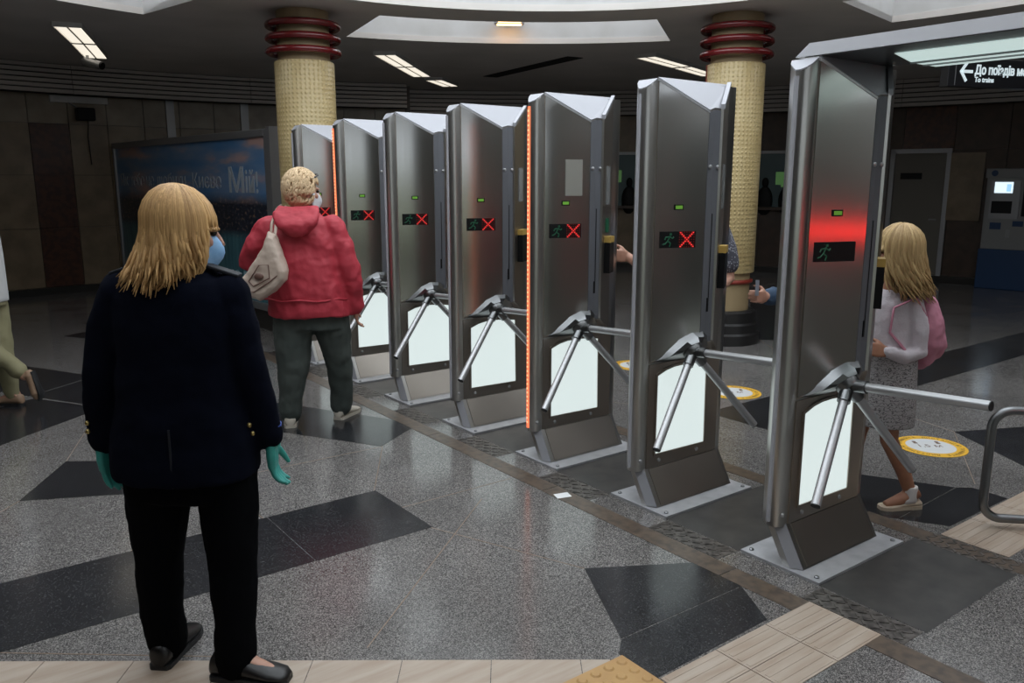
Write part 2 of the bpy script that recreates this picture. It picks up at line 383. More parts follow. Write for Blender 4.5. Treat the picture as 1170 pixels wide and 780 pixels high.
# long dark band along the hall, in slabs of about 0.6 m (mirrored about the turnstile row)
def bandx(x0, x1, y0, y1, step):
    x = x0
    while x < x1 - .01:
        e = min(x + step, x1); slab('dark_slab', [(x + .002, y0), (e - .002, y0), (e - .002, y1), (x + .002, y1)], 'black_granite'); x = e
bandx(-5.29, 1.91, 3.2, 3.79, .6)
bandx(4.52, 10.52, 3.2, 3.72, .6)
def split(p, q, r, s, n):   # quad p-q (upper) s-r (lower) into n slabs
    L = lambda a, b_, t: (a[0] + (b_[0] - a[0]) * t, a[1] + (b_[1] - a[1]) * t)
    for i in range(n):
        t0, t1 = i / n + .0015, (i + 1) / n - .0015
        slab('dark_slab', [L(p, q, t0), L(p, q, t1), L(s, r, t1), L(s, r, t0)], 'black_granite')
split((2.73, 4.71), (.2, 9.46), (-.4, 8.95), (2.29, 4.43), 5)
split((3.67, 4.71), (6.2, 9.46), (6.8, 8.95), (4.11, 4.43), 5)
split((1.06, 6.45), (-1.4, 4.45), (-1.4, 5.8), (.70, 7.05), 3)
slab('dark_slab', [(.35, 4.77), (.65, 5.31), (.8, 5.2), (1.25, 4.45), (1.1, 4.4)], 'black_granite')
slab('dark_slab', [(1.30, 9.75), (1.75, 9.0), (2.3, 9.5), (1.7, 10.0)], 'black_granite')
# dark pentagon before the nearest turnstile, cut by its brass joint
slab('dark_slab', [(2.21, 2.44), (2.74, 2.13), (2.625, 1.937), (1.95, 1.947)], 'black_granite')
slab('dark_slab', [(1.947, 1.942), (2.622, 1.932), (2.49, 1.71), (1.88, 1.70), (1.875, 1.88)], 'black_granite')
slab('dark_slab', [(4.19, 2.44), (3.66, 2.13), (3.80, 1.91), (4.46, 1.94)], 'black_granite')
slab('dark_slab', [(4.465, 1.935), (3.805, 1.905), (3.92, 1.71), (4.52, 1.70), (4.53, 1.88)], 'black_granite')
slab('dark_slab', [(5.48, 2.43), (6.4, 2.0), (6.1, 1.5), (5.1, 1.82)], 'black_granite')
split((7.0, 2.6), (9.6, 1.3), (9.3, .8), (6.8, 2.1), 3)
split((7.4, 4.8), (9.6, 6.6), (9.3, 7.0), (7.1, 5.2), 3)
# brass dividing strips between the grey terrazzo fields
def strip(a, b_, w=.002):
    d = Vector((b_[0] - a[0], b_[1] - a[1])); nrm = Vector((-d.y, d.x)).normalized() * w
    slab('divider_strip', [(a[0] + nrm.x, a[1] + nrm.y), (a[0] - nrm.x, a[1] - nrm.y), (b_[0] - nrm.x, b_[1] - nrm.y), (b_[0] + nrm.x, b_[1] + nrm.y)], 'brass', .0008)
for a, b_ in [((1.18, 2.45), (2.3, 3.35)), ((1.91, 3.5), (2.6, 3.5)), ((.35, 4.77), (-.5, 3.79)), ((.68, 3.79), (1.1, 4.4)), ((1.9, 3.79), (2.29, 4.43)), ((.12, 3.2), (.8, 2.66)),
              ((1.29, 3.79), (1.25, 4.45)), ((1.9, 3.2), (2.21, 2.44)), ((4.52, 3.72), (4.11, 4.43)), ((4.52, 3.2), (4.19, 2.44)), ((4.6, 1.9), (5.48, 2.43)), ((5.7, 3.2), (5.48, 2.43)), ((6.0, 3.72), (7.1, 5.2)),
              ((.65, 5.31), (1.05, 6.45)), ((2.29, 4.43), (1.25, 4.45))]: strip(a, b_)
# stone and metal strip under the turnstile row
for i in range(7):
    y = -.35 + i * 1.2
    slab('border_stone', [(2.625, y + .002), (2.735, y + .002), (2.735, y + 1.196), (2.625, y + 1.196)], 'brown_stone', .002)
    slab('border_stone', [(3.665, y + .002), (3.775, y + .002), (3.775, y + 1.196), (3.665, y + 1.196)], 'brown_stone', .002)
dm = MB()
for i in range(9):
    for j in range(4):
        cx_, cy_ = -.17 + i * .043, -.05 + j * .033; a = PI / 4 if (i + j) % 2 else -PI / 4
        dm.obox((cx_, cy_, .0025), (math.cos(a), math.sin(a), 0), (-math.sin(a), math.cos(a), 0), (0, 0, 1), .017, .0045, .0015)
dm.box(-.2, .2, -.068, .068, -.004, .0015)
for k in range(-1, 8):
    y = 1.944 + .845 * k
    if k < 7:
        slab('cover_plate', [(2.885, y + .2), (3.655, y + .2), (3.655, y + .647), (2.885, y + .647)], 'grey_plate', .001)
    me = dm.mesh('checker_plate', 'checker_plate')
    for x in (2.81, 3.72):
        o = inst('checker_plate', me, floor, (x if x < 3 else 3.72 - .01, y + .42, 0)); o.rotation_euler = (0, 0, PI / 2); o.scale = (1.05, 1, 1)
# ribbed tactile tiles along the passage, blister tile at the junction, beige border tiles
def ribbed(x0, x1, y0, y1):
    b_ = MB().box(x0, x1, y0, y1, -.005, .003); w = (y1 - y0) / 4
    for i in range(4): b_.box(x0 + .012, x1 - .012, y0 + w * (i + .25), y0 + w * (i + .78), .003, .0042)
    b_.build('tactile_tile', 'beige_tile', floor)
for i in range(3): ribbed(1.885 + i * .285, 2.166 + i * .285, 1.39, 1.538); ribbed(1.885 + i * .285, 2.166 + i * .285, 1.541, 1.69)
for i in range(8): ribbed(3.79 + i * .3, 4.087 + i * .3, 1.39, 1.538); ribbed(3.79 + i * .3, 4.087 + i * .3, 1.541, 1.69)
ux, uy = .8045, -.594      # direction of the diagonal border
vx, vy = -.594, -.8045
def diag(t0, t1, w0, w1, name, mat, blister=False):
    P = lambda t, w: (.114 + ux * t + vx * w, 3.134 + uy * t + vy * w)
    poly = [P(t0, w0), P(t1, w0), P(t1, w1), P(t0, w1)]
    b_ = MB().prism(poly, -.005, .003)
    if blister:
        for i in range(6):
            for j in range(6):
                q = P(t0 + (i + .5) / 6 * (t1 - t0), w0 + (j + .5) / 6 * (w1 - w0)); b_.lathe([(.017, .003), (.012, .0075)], 10, q)
    b_.build(name, mat, floor)
for i in range(-9, 7): diag(.157 + .311 * i, min(.157 + .311 * i + .308, 2.125), 0, .3, 'border_tile', 'beige_tile')
for i in range(-9, 6): diag(.157 + .311 * i, .157 + .311 * i + .308, .303, .6, 'border_tile', 'beige_tile')
def quadtile(poly, name, mat): MB().prism(poly, -.005, .0035).build(name, mat, floor)
b_ = MB().prism([(1.875, 1.865), (1.875, 1.56), (1.57, 1.56), (1.57, 1.865)], -.005, .0045)
for i in range(5):
    for j in range(5): b_.lathe([(.02, .0045), (.014, .009)], 10, (1.60 + i * .061, 1.59 + j * .061))
b_.build('blister_tile', 'orange_tile', floor)

# ------------------------------------------------------------------ ceiling, dome and coffers
SECT = [(57.6, 20.6), (122.0, 20.4), (-9.2, 20.5), (188, 20.5), (250, 20.5), (302, 20.5)]
cl = MB(); vidx = {}
radii = [3.32, 3.88, 5.22, 7.5, 12.2]; NA = 180
vs = []; fs = []
angs = sorted(set([i * 360 / NA for i in range(NA)] + [(c + s * h) % 360 for c, h in SECT for s in (-1, 1)]))
for r in radii:
    for a in angs: vs.append((*pol(r, a), CEIL))
NN = len(angs)
def insect(a): return any(abs((a - c + 180) % 360 - 180) < h for c, h in SECT)
for k in range(len(radii) - 1):
    for i in range(NN):
        j = (i + 1) % NN; mid = (angs[i] + ((angs[j] - angs[i]) % 360) / 2) % 360
        if k == 1 and insect(mid): continue
        fs.append((k * NN + i, (k + 1) * NN + i, (k + 1) * NN + j, k * NN + j))
cl.add(vs, fs); ceiling = cl.build('ceiling', 'ceiling_paint'); tag(ceiling, kind='structure')
so = ceiling.modifiers.new('solid', 'SOLIDIFY'); so.thickness = .06; so.offset = -1 if False else 1
# upper slab closing the void over the ceiling
tag(MB().lathe([(12.3, 4.75), (12.3, 4.85)], 64, (CX, CY)).build('trim_1', 'ceiling_paint'), kind='structure')
d = MB(); n = 96; vs = []; fs = []
for z in (CEIL - .0, 4.3):
    for i in range(n): vs.append((CX + 3.33 * math.cos(2 * PI * i / n), CY + 3.33 * math.sin(2 * PI * i / n), z))
for i in range(n): j = (i + 1) % n; fs.append((i, i + n, j + n, j))
tag(d.add(vs, fs).build('trim_2', 'white_paint', smooth=60), kind='structure')
tag(MB().lathe([(3.32, 4.28), (3.32, 4.3)], 64, (CX, CY)).build('window_1', 'day_glass'), kind='structure')
win1 = bpy.data.objects['window_1']
for i in range(6):
    a = PI * i / 6; MB().obox((CX, CY, 4.26), (math.cos(a), math.sin(a), 0), (-math.sin(a), math.cos(a), 0), (0, 0, 1), 3.3, .04, .02).build('glazing_bar', 'white_paint', win1)
for i, (c, h) in enumerate(SECT):
    w = MB(); N = 18; lo = []; hi = []
    for k in range(N + 1): lo.append(pol(3.87, c - h + 2 * h * k / N))
    for k in range(N + 1): lo.append(pol(5.23, c + h - 2 * h * k / N))
    M = len(lo); vs = [(*p, CEIL) for p in lo] + [(*p, CEIL + .62) for p in lo]
    w.add(vs, [(k, (k + 1) % M, (k + 1) % M + M, k + M) for k in range(M)])
    tag(w.build('trim_%d' % (i + 3), 'white_paint', smooth=40), kind='structure')
    tag(MB().arc(3.87, 5.23, c - h, c + h, CEIL + .6, CEIL + .62, 18).build('window_%d' % (i + 2), 'day_glass_coffer'), kind='structure')
# slatted frieze under the ceiling edge
def frieze(R, a0, a1, n, z0=2.80, seg=4):
    for k in range(n):
        h = (CEIL - .005 - z0) / n
        for q in range(seg):
            b0 = a0 + (a1 - a0) * q / seg; b1 = a0 + (a1 - a0) * (q + 1) / seg
            MB().arc(R - .02 * (n - k) / n, R + .05, b0 + .02, b1 - .02, z0 + k * h + .012, z0 + (k + 1) * h - .006, 8).build('slat', 'slat_metal', ceiling)
    MB().arc(R + .05, R + .09, a0, a1, z0, CEIL, 24).build('slat_backing', 'dark_gap', ceiling)
frieze(9.55, 66, 126, 6)
frieze(10.45, -12, 66, 6, z0=2.76, seg=5)

# fluorescent fixtures in radial lines
def ceiling_light(p, q, w, label):
    p, q = Vector(p), Vector(q); d = q - p; ln = d.length; c = (p + q) / 2
    t = empty('ceiling_light', (c.x, c.y, CEIL), math.atan2(d.y, d.x))
    for x0, x1, y0, y1 in ((-ln / 2, ln / 2, -w - .012, -w), (-ln / 2, ln / 2, w, w + .012), (-ln / 2, -ln / 2 + .012, -w, w), (ln / 2 - .012, ln / 2, -w, w)): MB().box(x0, x1, y0, y1, -.05, 0).build('frame', 'white_paint', t)
    for s in (-1, 1): MB().box(-ln / 2 + .015, ln / 2 - .015, s * w / 2 - w * .42, s * w / 2 + w * .42, -.045, -.015).build('lamp', 'lamp_tube', t)
    MB().box(-ln / 2 + .012, ln / 2 - .012, -.008, .008, -.05, -.012).build('louvre', 'slat_metal', t)
    tag(t, label, 'ceiling light', 'fluorescent ceiling lights')
ceiling_light((1.62, 9.69), (1.95, 10.75), .125, 'fluorescent ceiling light at upper left, half farther from the security camera')
ceiling_light((1.96, 10.80), (2.3, 11.95), .125, 'fluorescent ceiling light at upper left, half nearer the security camera')
ceiling_light((5.1, 9.48), (5.85, 10.3), .13, 'first fluorescent light of the three just right of the left column')
ceiling_light((5.88, 10.34), (6.62, 11.14), .13, 'middle fluorescent light of the three just right of the left column')
ceiling_light((6.98, 11.40), (7.68, 12.0), .13, 'last fluorescent light of the three, farthest from the left column')
ceiling_light((7.84, 7.69), (8.9, 8.05), .13, 'fluorescent light left of the right column, nearer half')
ceiling_light((8.95, 8.07), (10.0, 8.45), .13, 'fluorescent light left of the right column, the half running behind it')
# dark slots in the ceiling
def slot(a0, r0, a1, r1, w=.1):
    p, q = Vector(pol(r0, a0)), Vector(pol(r1, a1)); u = (q - p).normalized(); v = Vector((-u.y, u.x))
    MB().obox(((p.x + q.x) / 2, (p.y + q.y) / 2, CEIL - .004), (u.x, u.y, 0), (v.x, v.y, 0), (0, 0, 1), (q - p).length / 2, w, .004).build('vent_slot', 'dark_gap', ceiling)
slot(49, 6.3, 58, 8.4, .12); slot(112, 6.0, 120, 7.6, .1); slot(79, 6.2, 83, 6.9, .08)
# floodlight inside the coffer
t = empty('floodlight', (*pol(5.1, 57.6), 3.42), R_(57.6))
MB().box(-.05, .05, -.17, .17, -.03, .06).build('housing', 'aluminium', t, bevel=.008)
MB().box(-.055, -.05, -.13, .13, -.02, .045).build('lens', 'lamp_warm', t)
MB().box(-.045, .045, -.14, .14, -.036, -.03).build('lower_lens', 'lamp_warm', t)
MB().box(.05, .12, -.02, .02, .0, .03).build('bracket', 'aluminium', t)
tag(t, 'small floodlight glowing orange in the white ceiling recess', 'floodlight')
# security camera
t = empty('security_camera', (*pol(8.1, 97.4), CEIL), 0)
u = Vector((.6, -.75, -.22)).normalized()
MB().lathe([(.05, -.03), (.05, 0)], 16).build('mount', 'aluminium', t, smooth=40)
MB().tube([(0, 0, -.02), (0, 0, -.1), u * .06 + Vector((0, 0, -.12))], .018, 8).build('arm', 'aluminium', t, smooth=40)
MB().tube([u * -.06 + Vector((0, 0, -.13)), u * .2 + Vector((0, 0, -.13))], .05, 14).build('body', 'aluminium', t, smooth=40)
MB().tube([u * .2 + Vector((0, 0, -.13)), u * .22 + Vector((0, 0, -.13))], .045, 14).build('lens', 'black_plastic', t, smooth=40)
tag(t, 'grey bullet security camera hanging from the ceiling at upper left', 'camera')

# ------------------------------------------------------------------ walls
wl = MB().arc(9.95, 10.15, 66, 130, 0, CEIL, 48).build('wall_left', 'granite_brown'); tag(wl, kind='structure')
wb = MB().arc(10.75, 10.95, -14, 66.5, 0, CEIL, 48).build('wall_back', 'granite_brown'); tag(wb, kind='structure')
tag(MB().arc(9.95, 10.95, 65.5, 66.2, 0, CEIL, 2).build('wall_return', 'granite_brown'), kind='structure')
tag(MB().arc(11.0, 11.2, 128, 348, 0, CEIL, 60).build('wall_front', 'granite_brown'), kind='structure')
tag(MB().arc(9.85, 9.96, 66, 130, 0, .1, 30).build('baseboard_left', 'granite_base'), kind='structure')
tag(MB().arc(10.62, 10.76, -14, 66, 0, .1, 30).build('baseboard_back', 'granite_base'), kind='structure')
# glazed street entrance on the far side of the hall, behind the camera: daylight above, greenery below
wf = bpy.data.objects['wall_front']
for i in range(12):
    a0 = 232 + i * 4.9
    t = empty('window_%d' % (i + 9), (0, 0, 0)); tag(t, kind='structure')
    MB().arc(10.94, 10.97, a0 + .15, a0 + 4.75, .35, 1.75, 3).build('pane', 'glass_green', t)
    MB().arc(10.94, 10.97, a0 + .15, a0 + 4.75, 1.8, 2.9, 3).build('pane', 'glass_sky', t)
    MB().arc(10.9, 10.99, a0 - .15, a0 + .15, .3, 2.95, 1).build('frame', 'aluminium', t)
    MB().arc(10.9, 10.99, a0 + .15, a0 + 4.75, 1.75, 1.8, 3).build('frame', 'aluminium', t)
def panels(wall, R, a0, a1, step, rows, skip=None):
    k = 0; a = a0
    while a < a1 - .1:
        for j, (z0, z1) in enumerate(rows):
            if skip and skip(a + step / 2, (z0 + z1) / 2): continue
            mid = a + step / 2
            if wall is wl and 96.6 < mid < 99.6 and z1 < 2.5: mt = 'granite_red'
            elif wall is wl: mt = 'granite_beige_light' if j == len(rows) - 1 else 'granite_beige'
            else: mt = 'granite_red' if (k % 5 == 2) else ('granite_beige' if k % 5 == 4 else 'granite_brown')
            pr = random.uniform(0, .006)
            MB().arc(R - .03 - pr, R + .01, a + .03, a + step - .03, z0 + .003, z1 - .003, 3).build('panel', mt, wall)
        a += step; k += 1
panels(wl, 9.95, 66, 129, 3.0, [(.1, .95), (.95, 1.7), (1.7, 2.42), (2.42, 2.82)])
panels(wb, 10.75, -13, 66, 4.0, [(.1, 1.1), (1.1, 2.1), (2.1, 2.78)], skip=lambda a, z: (26 < a < 46 and 1.1 < z < 2.1) or (14 < a < 20.2 and z < 2.1))
# steel mullions and cable box on the left wall
for a in (87.8, 81.3):
    p = pol(9.9, a); t = MB().box(-.03, .03, -.06, .06, 2.05, 2.82).build('mullion', 'aluminium', wl, loc=(*p, 0), rotz=R_(a))
p = pol(9.86, 95.0)
t = MB().box(-.03, .03, -.38, .38, -.045, .045).build('cable_duct', 'white_paint', loc=(*pol(9.87, 95.1), 2.76), rotz=R_(95)); tag(t, 'pale narrow cable duct high on the beige left wall', 'duct')
t = empty('wall_speaker', (*pol(9.7, 95.0), 2.55), R_(95))
MB().box(-.09, .06, -.12, .12, -.09, .09).build('case', 'black_plastic', t, bevel=.02)
MB().tube([(.04, 0, .02), (.12, .1, .12), (.2, .2, .2)], .012, 6).build('bracket', 'aluminium', t)
MB().tube([(.05, -.05, -.08), (.18, -.06, -.3), (.2, -.08, -.7)], .008, 6).build('cable', 'black_rubber', t)
tag(t, 'small black loudspeaker on a bracket high on the left wall', 'speaker')
# pale door with plaque, right of the nearest turnstile
door = empty('door_1', (*pol(10.72, 17.6), 0), R_(17.6)); tag(door, kind='structure')
MB().box(-.02, .04, -.4, .36, .02, 2.05).build('leaf', 'door_paint', door, bevel=.006)
for y0, y1, z0, z1 in ((-.47, -.4, 0, 2.12), (.36, .43, 0, 2.12), (-.47, .43, 2.05, 2.12)): MB().box(-.05, .05, y0, y1, z0, z1).build('frame', 'aluminium', door)
MB().box(-.035, -.02, -.06, .26, 1.64, 1.74).build('plaque', 'black_plastic', door)
MB().tube([(-.05, -.33, 1.0), (-.05, -.22, 1.0)], .012, 8).build('handle', 'chrome', door, smooth=40)
MB().lathe([(.075, -.004), (.075, .0)], 16).build('round_sign', 'white_paint', door, loc=(-.02, -.55, 1.3)).rotation_euler = (0, PI / 2, 0)
# notice board, lit ticket windows
t = MB().box(-.02, .02, -.2, .28, 0, 1.05).build('notice_board', 'granite_beige', loc=(*pol(10.685, 13.6), 1.0), rotz=R_(13.6)); tag(t, 'dim brown notice board on the wall beside the ticket machine', 'notice board')
def ticket_window(a, w, n, label):
    t = empty('ticket_window', (*pol(10.74, a), 1.16), R_(a))
    MB().box(.0, .02, -w, w, 0, .92).build('back', 'window_blue', t)
    for y0, y1, z0, z1 in ((-w - .05, -w, -.05, .97), (w, w + .05, -.05, .97), (-w, w, .92, .97)): MB().box(-.06, .02, y0, y1, z0, z1).build('frame', 'aluminium', t)
    MB().box(-.22, .02, -w - .05, w + .05, -.05, 0).build('counter', 'granite_brown', t)
    for k in range(n):
        y = random.uniform(-w * .8, w * .8); z = random.uniform(.35, .72)
        MB().box(-.02, 0, y - .09, y + .09, z - .1, z + .12).build('lit_poster', 'window_glow', t)
    for k in range(n):
        y = -w + (k + .5) * 2 * w / n + random.uniform(-.05, .05)
        b2 = MB(); b2.ell((-.03, y, .42), (.03, .06, .09)); b2.ell((-.03, y, .1), (.04, .14, .26)); b2.build('clerk_silhouette', 'black_plastic', t, smooth=60)
    tag(t, label, 'window')
ticket_window(29.6, .3, 2, 'dim lit ticket window behind the right column')
ticket_window(43.5, .3, 1, 'dim green lit window between the fifth and sixth turnstile')
# ticket machine
t = empty('ticket_machine', (*pol(10.5, 9.6), 0), R_(9.6))
MB().box(-.22, .2, -.42, .42, 0, .6).build('lower_cabinet', 'machine_blue', t, bevel=.01)
MB().box(-.2, .2, -.40, .40, .6, 1.76).build('upper_cabinet', 'machine_white', t, bevel=.01)
MB().box(-.22, .2, -.42, .42, 1.66, 1.80).build('header', 'machine_white', t, bevel=.01)
MB().lathe([(.045, -.002), (.045, 0)], 16).build('emblem', 'machine_blue', t, loc=(-.222, .3, 1.73)).rotation_euler = (0, PI / 2, 0)
mo = MB().box(-.225, -.2, -.06, .33, 1.06, 1.62).build('front_bezel', 'aluminium', t)
MB().box(-.235, -.225, .04, .28, 1.44, 1.60).build('screen', 'screen_white', mo); MB().box(-.238, -.235, .06, .12, 1.46, 1.57).build('screen_button', 'screen_blue', mo)
MB().box(-.235, -.225, .03, .3, 1.14, 1.32).build('keypad', 'black_plastic', mo)
MB().box(-.215, -.2, -.33, -.1, 1.1, 1.6).build('dark_display', 'black_plastic', t)
MB().box(-.206, -.2, .15, .3, .9, 1.0).build('sticker', 'machine_blue', t); MB().box(-.206, -.2, -.14, -.0, .95, 1.03).build('sticker', 'machine_blue', t)
MB().box(-.206, -.2, .02, .08, .78, .9).build('coin_slot', 'aluminium', t)
tag(t, 'white and blue ticket machine with a lit screen at right edge', 'ticket machine')

# ------------------------------------------------------------------ columns
def column(loc, label, zsl):
    t = empty('column', (*loc, 0))
    MB().lathe([(.245, .3), (.245, CEIL)], 40).build('shaft', 'column_stone', t, smooth=40)
    MB().lathe([(.276, zsl[0]), (.282, zsl[0] + .01), (.282, zsl[1] - .01), (.276, zsl[1])], 56).build('sleeve', 'column_sleeve', t, smooth=40)
    for z in (2.83, 2.95, 3.07): MB().torus(.325, .032, z).build('ring', 'red_enamel', t, smooth=80)
    for z in (2.83, 2.95, 3.07):
        b2 = MB()
        for k in range(6): a = PI / 3 * k; b2.obox((.27 * math.cos(a), .27 * math.sin(a), z), (math.cos(a), math.sin(a), 0), (-math.sin(a), math.cos(a), 0), (0, 0, 1), .04, .012, .012)
        b2.build('ring_bracket', 'red_enamel', t)
    MB().torus(.255, .022, .63).build('lower_band', 'red_band', t, smooth=80)
    MB().lathe([(.37, 0), (.37, .1), (.345, .12), (.345, .2), (.32, .22), (.32, .32), (.29, .34)], 44).build('base', 'column_base', t, smooth=30)
    MB().obox((-.283 * RX, -.283 * RY, (zsl[0] + zsl[1]) / 2), (RX, RY, 0), (HX, HY, 0), (0, 0, 1), .006, .012, (zsl[1] - zsl[0]) / 2).build('edge_strip', 'red_band', t)
    tag(t, label, 'column', 'yellow round columns')
column((3.33, 7.80), 'yellow embossed round column with red rings behind the woman in red', (.72, 2.74))
column((6.78, 5.42), 'yellow embossed round column with red rings right of the turnstiles', (.72, 2.74))

# ------------------------------------------------------------------ billboard along the barrier line
BA, BB_ = Vector((3.21, 8.54)), Vector((2.724, 13.52)); bu = (BB_ - BA).normalized()
t = empty('billboard', (BA.x, BA.y, 0), math.atan2(bu.y, bu.x) - PI / 2)   # local +y runs to the far end, -x faces the hall
BL = (BB_ - BA).length
MB().box(.0, .1, 0, BL, .3, 2.1).build('print', 'city_print', t)
for y0, y1, z0, z1 in ((-.03, .06, .22, 2.16), (BL - .06, BL, .22, 2.16), (.06, BL - .06, 2.08, 2.16), (.06, BL - .06, .22, .3)): MB().box(-.03, .14, y0, y1, z0, z1).build('frame', 'aluminium', t, bevel=.006)
MB().box(.0, .1, .1, BL, 0, .22).build('plinth', 'granite_base', t)
MB().box(-.04, .3, -.1, -.03, 0, 2.18).build('end_post', 'aluminium', t)
def bb_text(txt, size, y_left, y_right, z, mat, bold=0, name='lettering'):
    me = text_mesh(txt, size, .002, mat, 1.0, bold); xs = [v.co.x for v in me.vertices]
    w = max(xs) - min(xs); sc = (y_left - y_right) / w; me.transform(Matrix.Translation((-min(xs), 0, 0))); me.transform(Matrix.Diagonal((sc, 1, 1, 1)))
    o = inst(name, me, t, (-.003, y_left, z)); o.rotation_euler = (PI / 2, 0, -PI / 2); return o
for wd_, y0_, y1_ in (('Як', 4.8, 4.48), ('тебе', 4.38, 3.83), ('не', 3.73, 3.44), ('любити,', 3.34, 2.25)): bb_text(wd_, .24, y0_, y1_, 1.55, 'text_white')
bb_text('Києве', .25, 2.1, 1.25, 1.54, 'text_white')
bb_text('М', .38, 1.03, .64, 1.5, 'text_white', .006)
bb_text('ій!', .32, .6, .3, 1.5, 'text_white', .004)
bb_text('360 51 51', .16, 1.3, .22, .5, 'text_teal', .003)
tag(t, 'dark billboard of a city at dusk with Ukrainian slogan', 'billboard')

# ------------------------------------------------------------------ turnstiles
TX, TY0, TP = 3.219, 1.944, .845
A_, E_, M_, R__, Q_ = (-.282, .006), (-.029, -.097), (.018, -.088), (.065, -.089), (.235, .02)
zt = lambda y: 2.11 + 1.38 * (y - .006)
zb = lambda y: .74 - 1.0 * (y - .006)
TM = {}
TM['plate'] = MB().box(-.335, .335, -.197, .197, 0, .012).mesh('base_plate', 'plate_steel')
TM['bolt'] = MB().lathe([(.011, 0), (.011, .005), (.006, .009)], 10).mesh('bolt', 'dark_steel', 40)
pb = [(-.288, -.094), (.288, -.094), (.316, -.05), (.316, .015), (.29, .03), (-.27, .03), (-.31, -.005), (-.316, -.05)]
TM['pedestal'] = MB().loft([[(x, y, .012) for x, y in pb], [(x * 1.0, y + .1, .19) for x, y in pb]]).mesh('pedestal', 'steel')
nb = Vector((0, -.178, -.1)).normalized() * -1
TM['pedpanel'] = MB().loft([[(-.262, -.0955, .022), (.262, -.0955, .022), (.262, -.09, .022), (-.262, -.09, .022)], [(-.262, -.0015, .186), (.262, -.0015, .186), (.262, .01, .186), (-.262, .01, .186)]]).mesh('pedestal_panel', 'steel_brown')
TM['pedstrip'] = MB().loft([[(-.319, -.048, .016), (-.292, -.0945, .016), (-.285, -.09, .016), (-.314, -.04, .016)], [(-.319, .052, .19), (-.292, .0055, .19), (-.285, .01, .19), (-.314, .06, .19)]]).mesh('corner_trim', 'steel_bright')
hp = [(-.282, .006), (-.315, .010), (-.336, .023), (-.346, .043), (-.347, .062), (-.333, .082), (-.305, .115), (-.275, .132), (.257, .132), (.3, .125), (.328, .1), (.334, .07), (.328, .04), (.3, .013), (.257, .006)]
ztop = lambda x: 2.105 - .72 * max(0, -.282 - x)
hb = MB(); hb.loft([[(x, y, .18) for x, y in reversed(hp)], [(x, y, ztop(x)) for x, y in reversed(hp)]])
TM['housing'] = hb.mesh('housing', 'steel', 35)
cap = [p for p in hp if p[0] <= -.281] + [(-.282, .128)]
TM['nose'] = MB().loft([[(x * 1.004, y, ztop(x) + .001) for x, y in reversed(cap)], [(x * 1.004, y, ztop(x) + .006) for x, y in reversed(cap)]]).mesh('nose_cap', 'steel_bright')
wp = [A_, E_, M_, R__, Q_, (.235, .03), (-.282, .03)]
TM['wedge'] = MB().loft([[(x, y, zb(min(y, .006))) for x, y in wp], [(x, y, zt(min(y, .006))) for x, y in wp]]).mesh('upper_housing', 'steel_brown')
def quadplate(p, q, z0p, z1p, z0q, z1q, th, ins0=0, ins1=0):   # vertical plate from plan point p to q standing proud by th
    d = Vector((q[0] - p[0], q[1] - p[1])); L = d.length; d /= L; n = Vector((d.y, -d.x)) * th
    a = Vector(p) + d * ins0; c = Vector(q) - d * ins1
    return MB().loft([[(a.x, a.y, z0p), (c.x, c.y, z0q), (c.x, c.y, z1q), (a.x, a.y, z1p)], [(a.x + n.x, a.y + n.y, z0p), (c.x + n.x, c.y + n.y, z0q), (c.x + n.x, c.y + n.y, z1q), (a.x + n.x, a.y + n.y, z1p)]])
TM['panel'] = quadplate(A_, E_, zb(A_[1]) + .012, zt(A_[1]) - .014, zb(E_[1]) + .004, zt(E_[1]) - .01, .006, .006, .003).mesh('front_panel', 'steel_panel')
TM['panelrim'] = quadplate(A_, E_, zt(A_[1]) - .012, zt(A_[1]), zt(E_[1]) - .009, zt(E_[1]), .0075).mesh('panel_rim', 'chrome')
TM['strip1'] = quadplate(E_, M_, zb(E_[1]), zt(E_[1]) - .004, zb(M_[1]), zt(M_[1]) - .004, .004).mesh('side_strip', 'grey_paint')
TM['strip2'] = quadplate(M_, R__, zb(M_[1]), zt(M_[1]) - .004, zb(R__[1]), zt(R__[1]) - .004, .004).mesh('side_strip', 'grey_paint')
TM['reader_panel'] = quadplate(R__, Q_, zb(R__[1]), zt(R__[1]) + .012, zb(.006), zt(.006) + .01, .014, -.004, 0).mesh('reader_panel', 'steel_brown')
TM['flange'] = quadplate((.06, -.094), R__, .84, zt(R__[1]) + .008, .84, zt(R__[1]) + .012, .012, 0, -.006).mesh('flange', 'steel')
rp = [A_, E_, M_, R__, Q_]
fl = quadplate(R__, Q_, zt(R__[1]) + .002, zt(R__[1]) + .026, zt(.006) + .002, zt(.006) + .018, .02, -.006, 0); TM['rim'] = fl.mesh('roof_rim', 'steel_bright')
TM['roof'] = MB().loft([[(x, y, zt(min(y, .006)) + .001) for x, y in rp], [(x * 1.003, y - .003, zt(min(y, .006)) + .006) for x, y in rp]]).mesh('roof_cap', 'steel_bright')
LQ = [(-.345, .045), (-.353, .05), (-.354, .062), (-.347, .067)]
TM['led'] = MB().loft([[(x, y, .2) for x, y in LQ], [(x, y, 2.04) for x, y in LQ]]).mesh('led_strip', 'led_off')
TM['led_on'] = TM['led'].copy(); TM['led_on'].materials.clear(); TM['led_on'].materials.append(MATS['led_orange'])
ld = MB()
for k in range(70): z = .23 + k * .0258; ld.box(-.3555, -.352, .051, .06, z, z + .011)
TM['led_dots'] = ld.mesh('led_dots', 'led_dot')
lp = [(-.222, .262), (.15, .256), (.143, .69), (.06, .702), (-.03, .706), (-.1, .704), (-.16, .694), (-.222, .672)]
TM['light'] = MB().loft([[(x, .005, z) for x, z in lp], [(x, -.003, z) for x, z in lp]]).mesh('light_panel', 'panel_light')
lf = []; c0 = (-.035, .47)
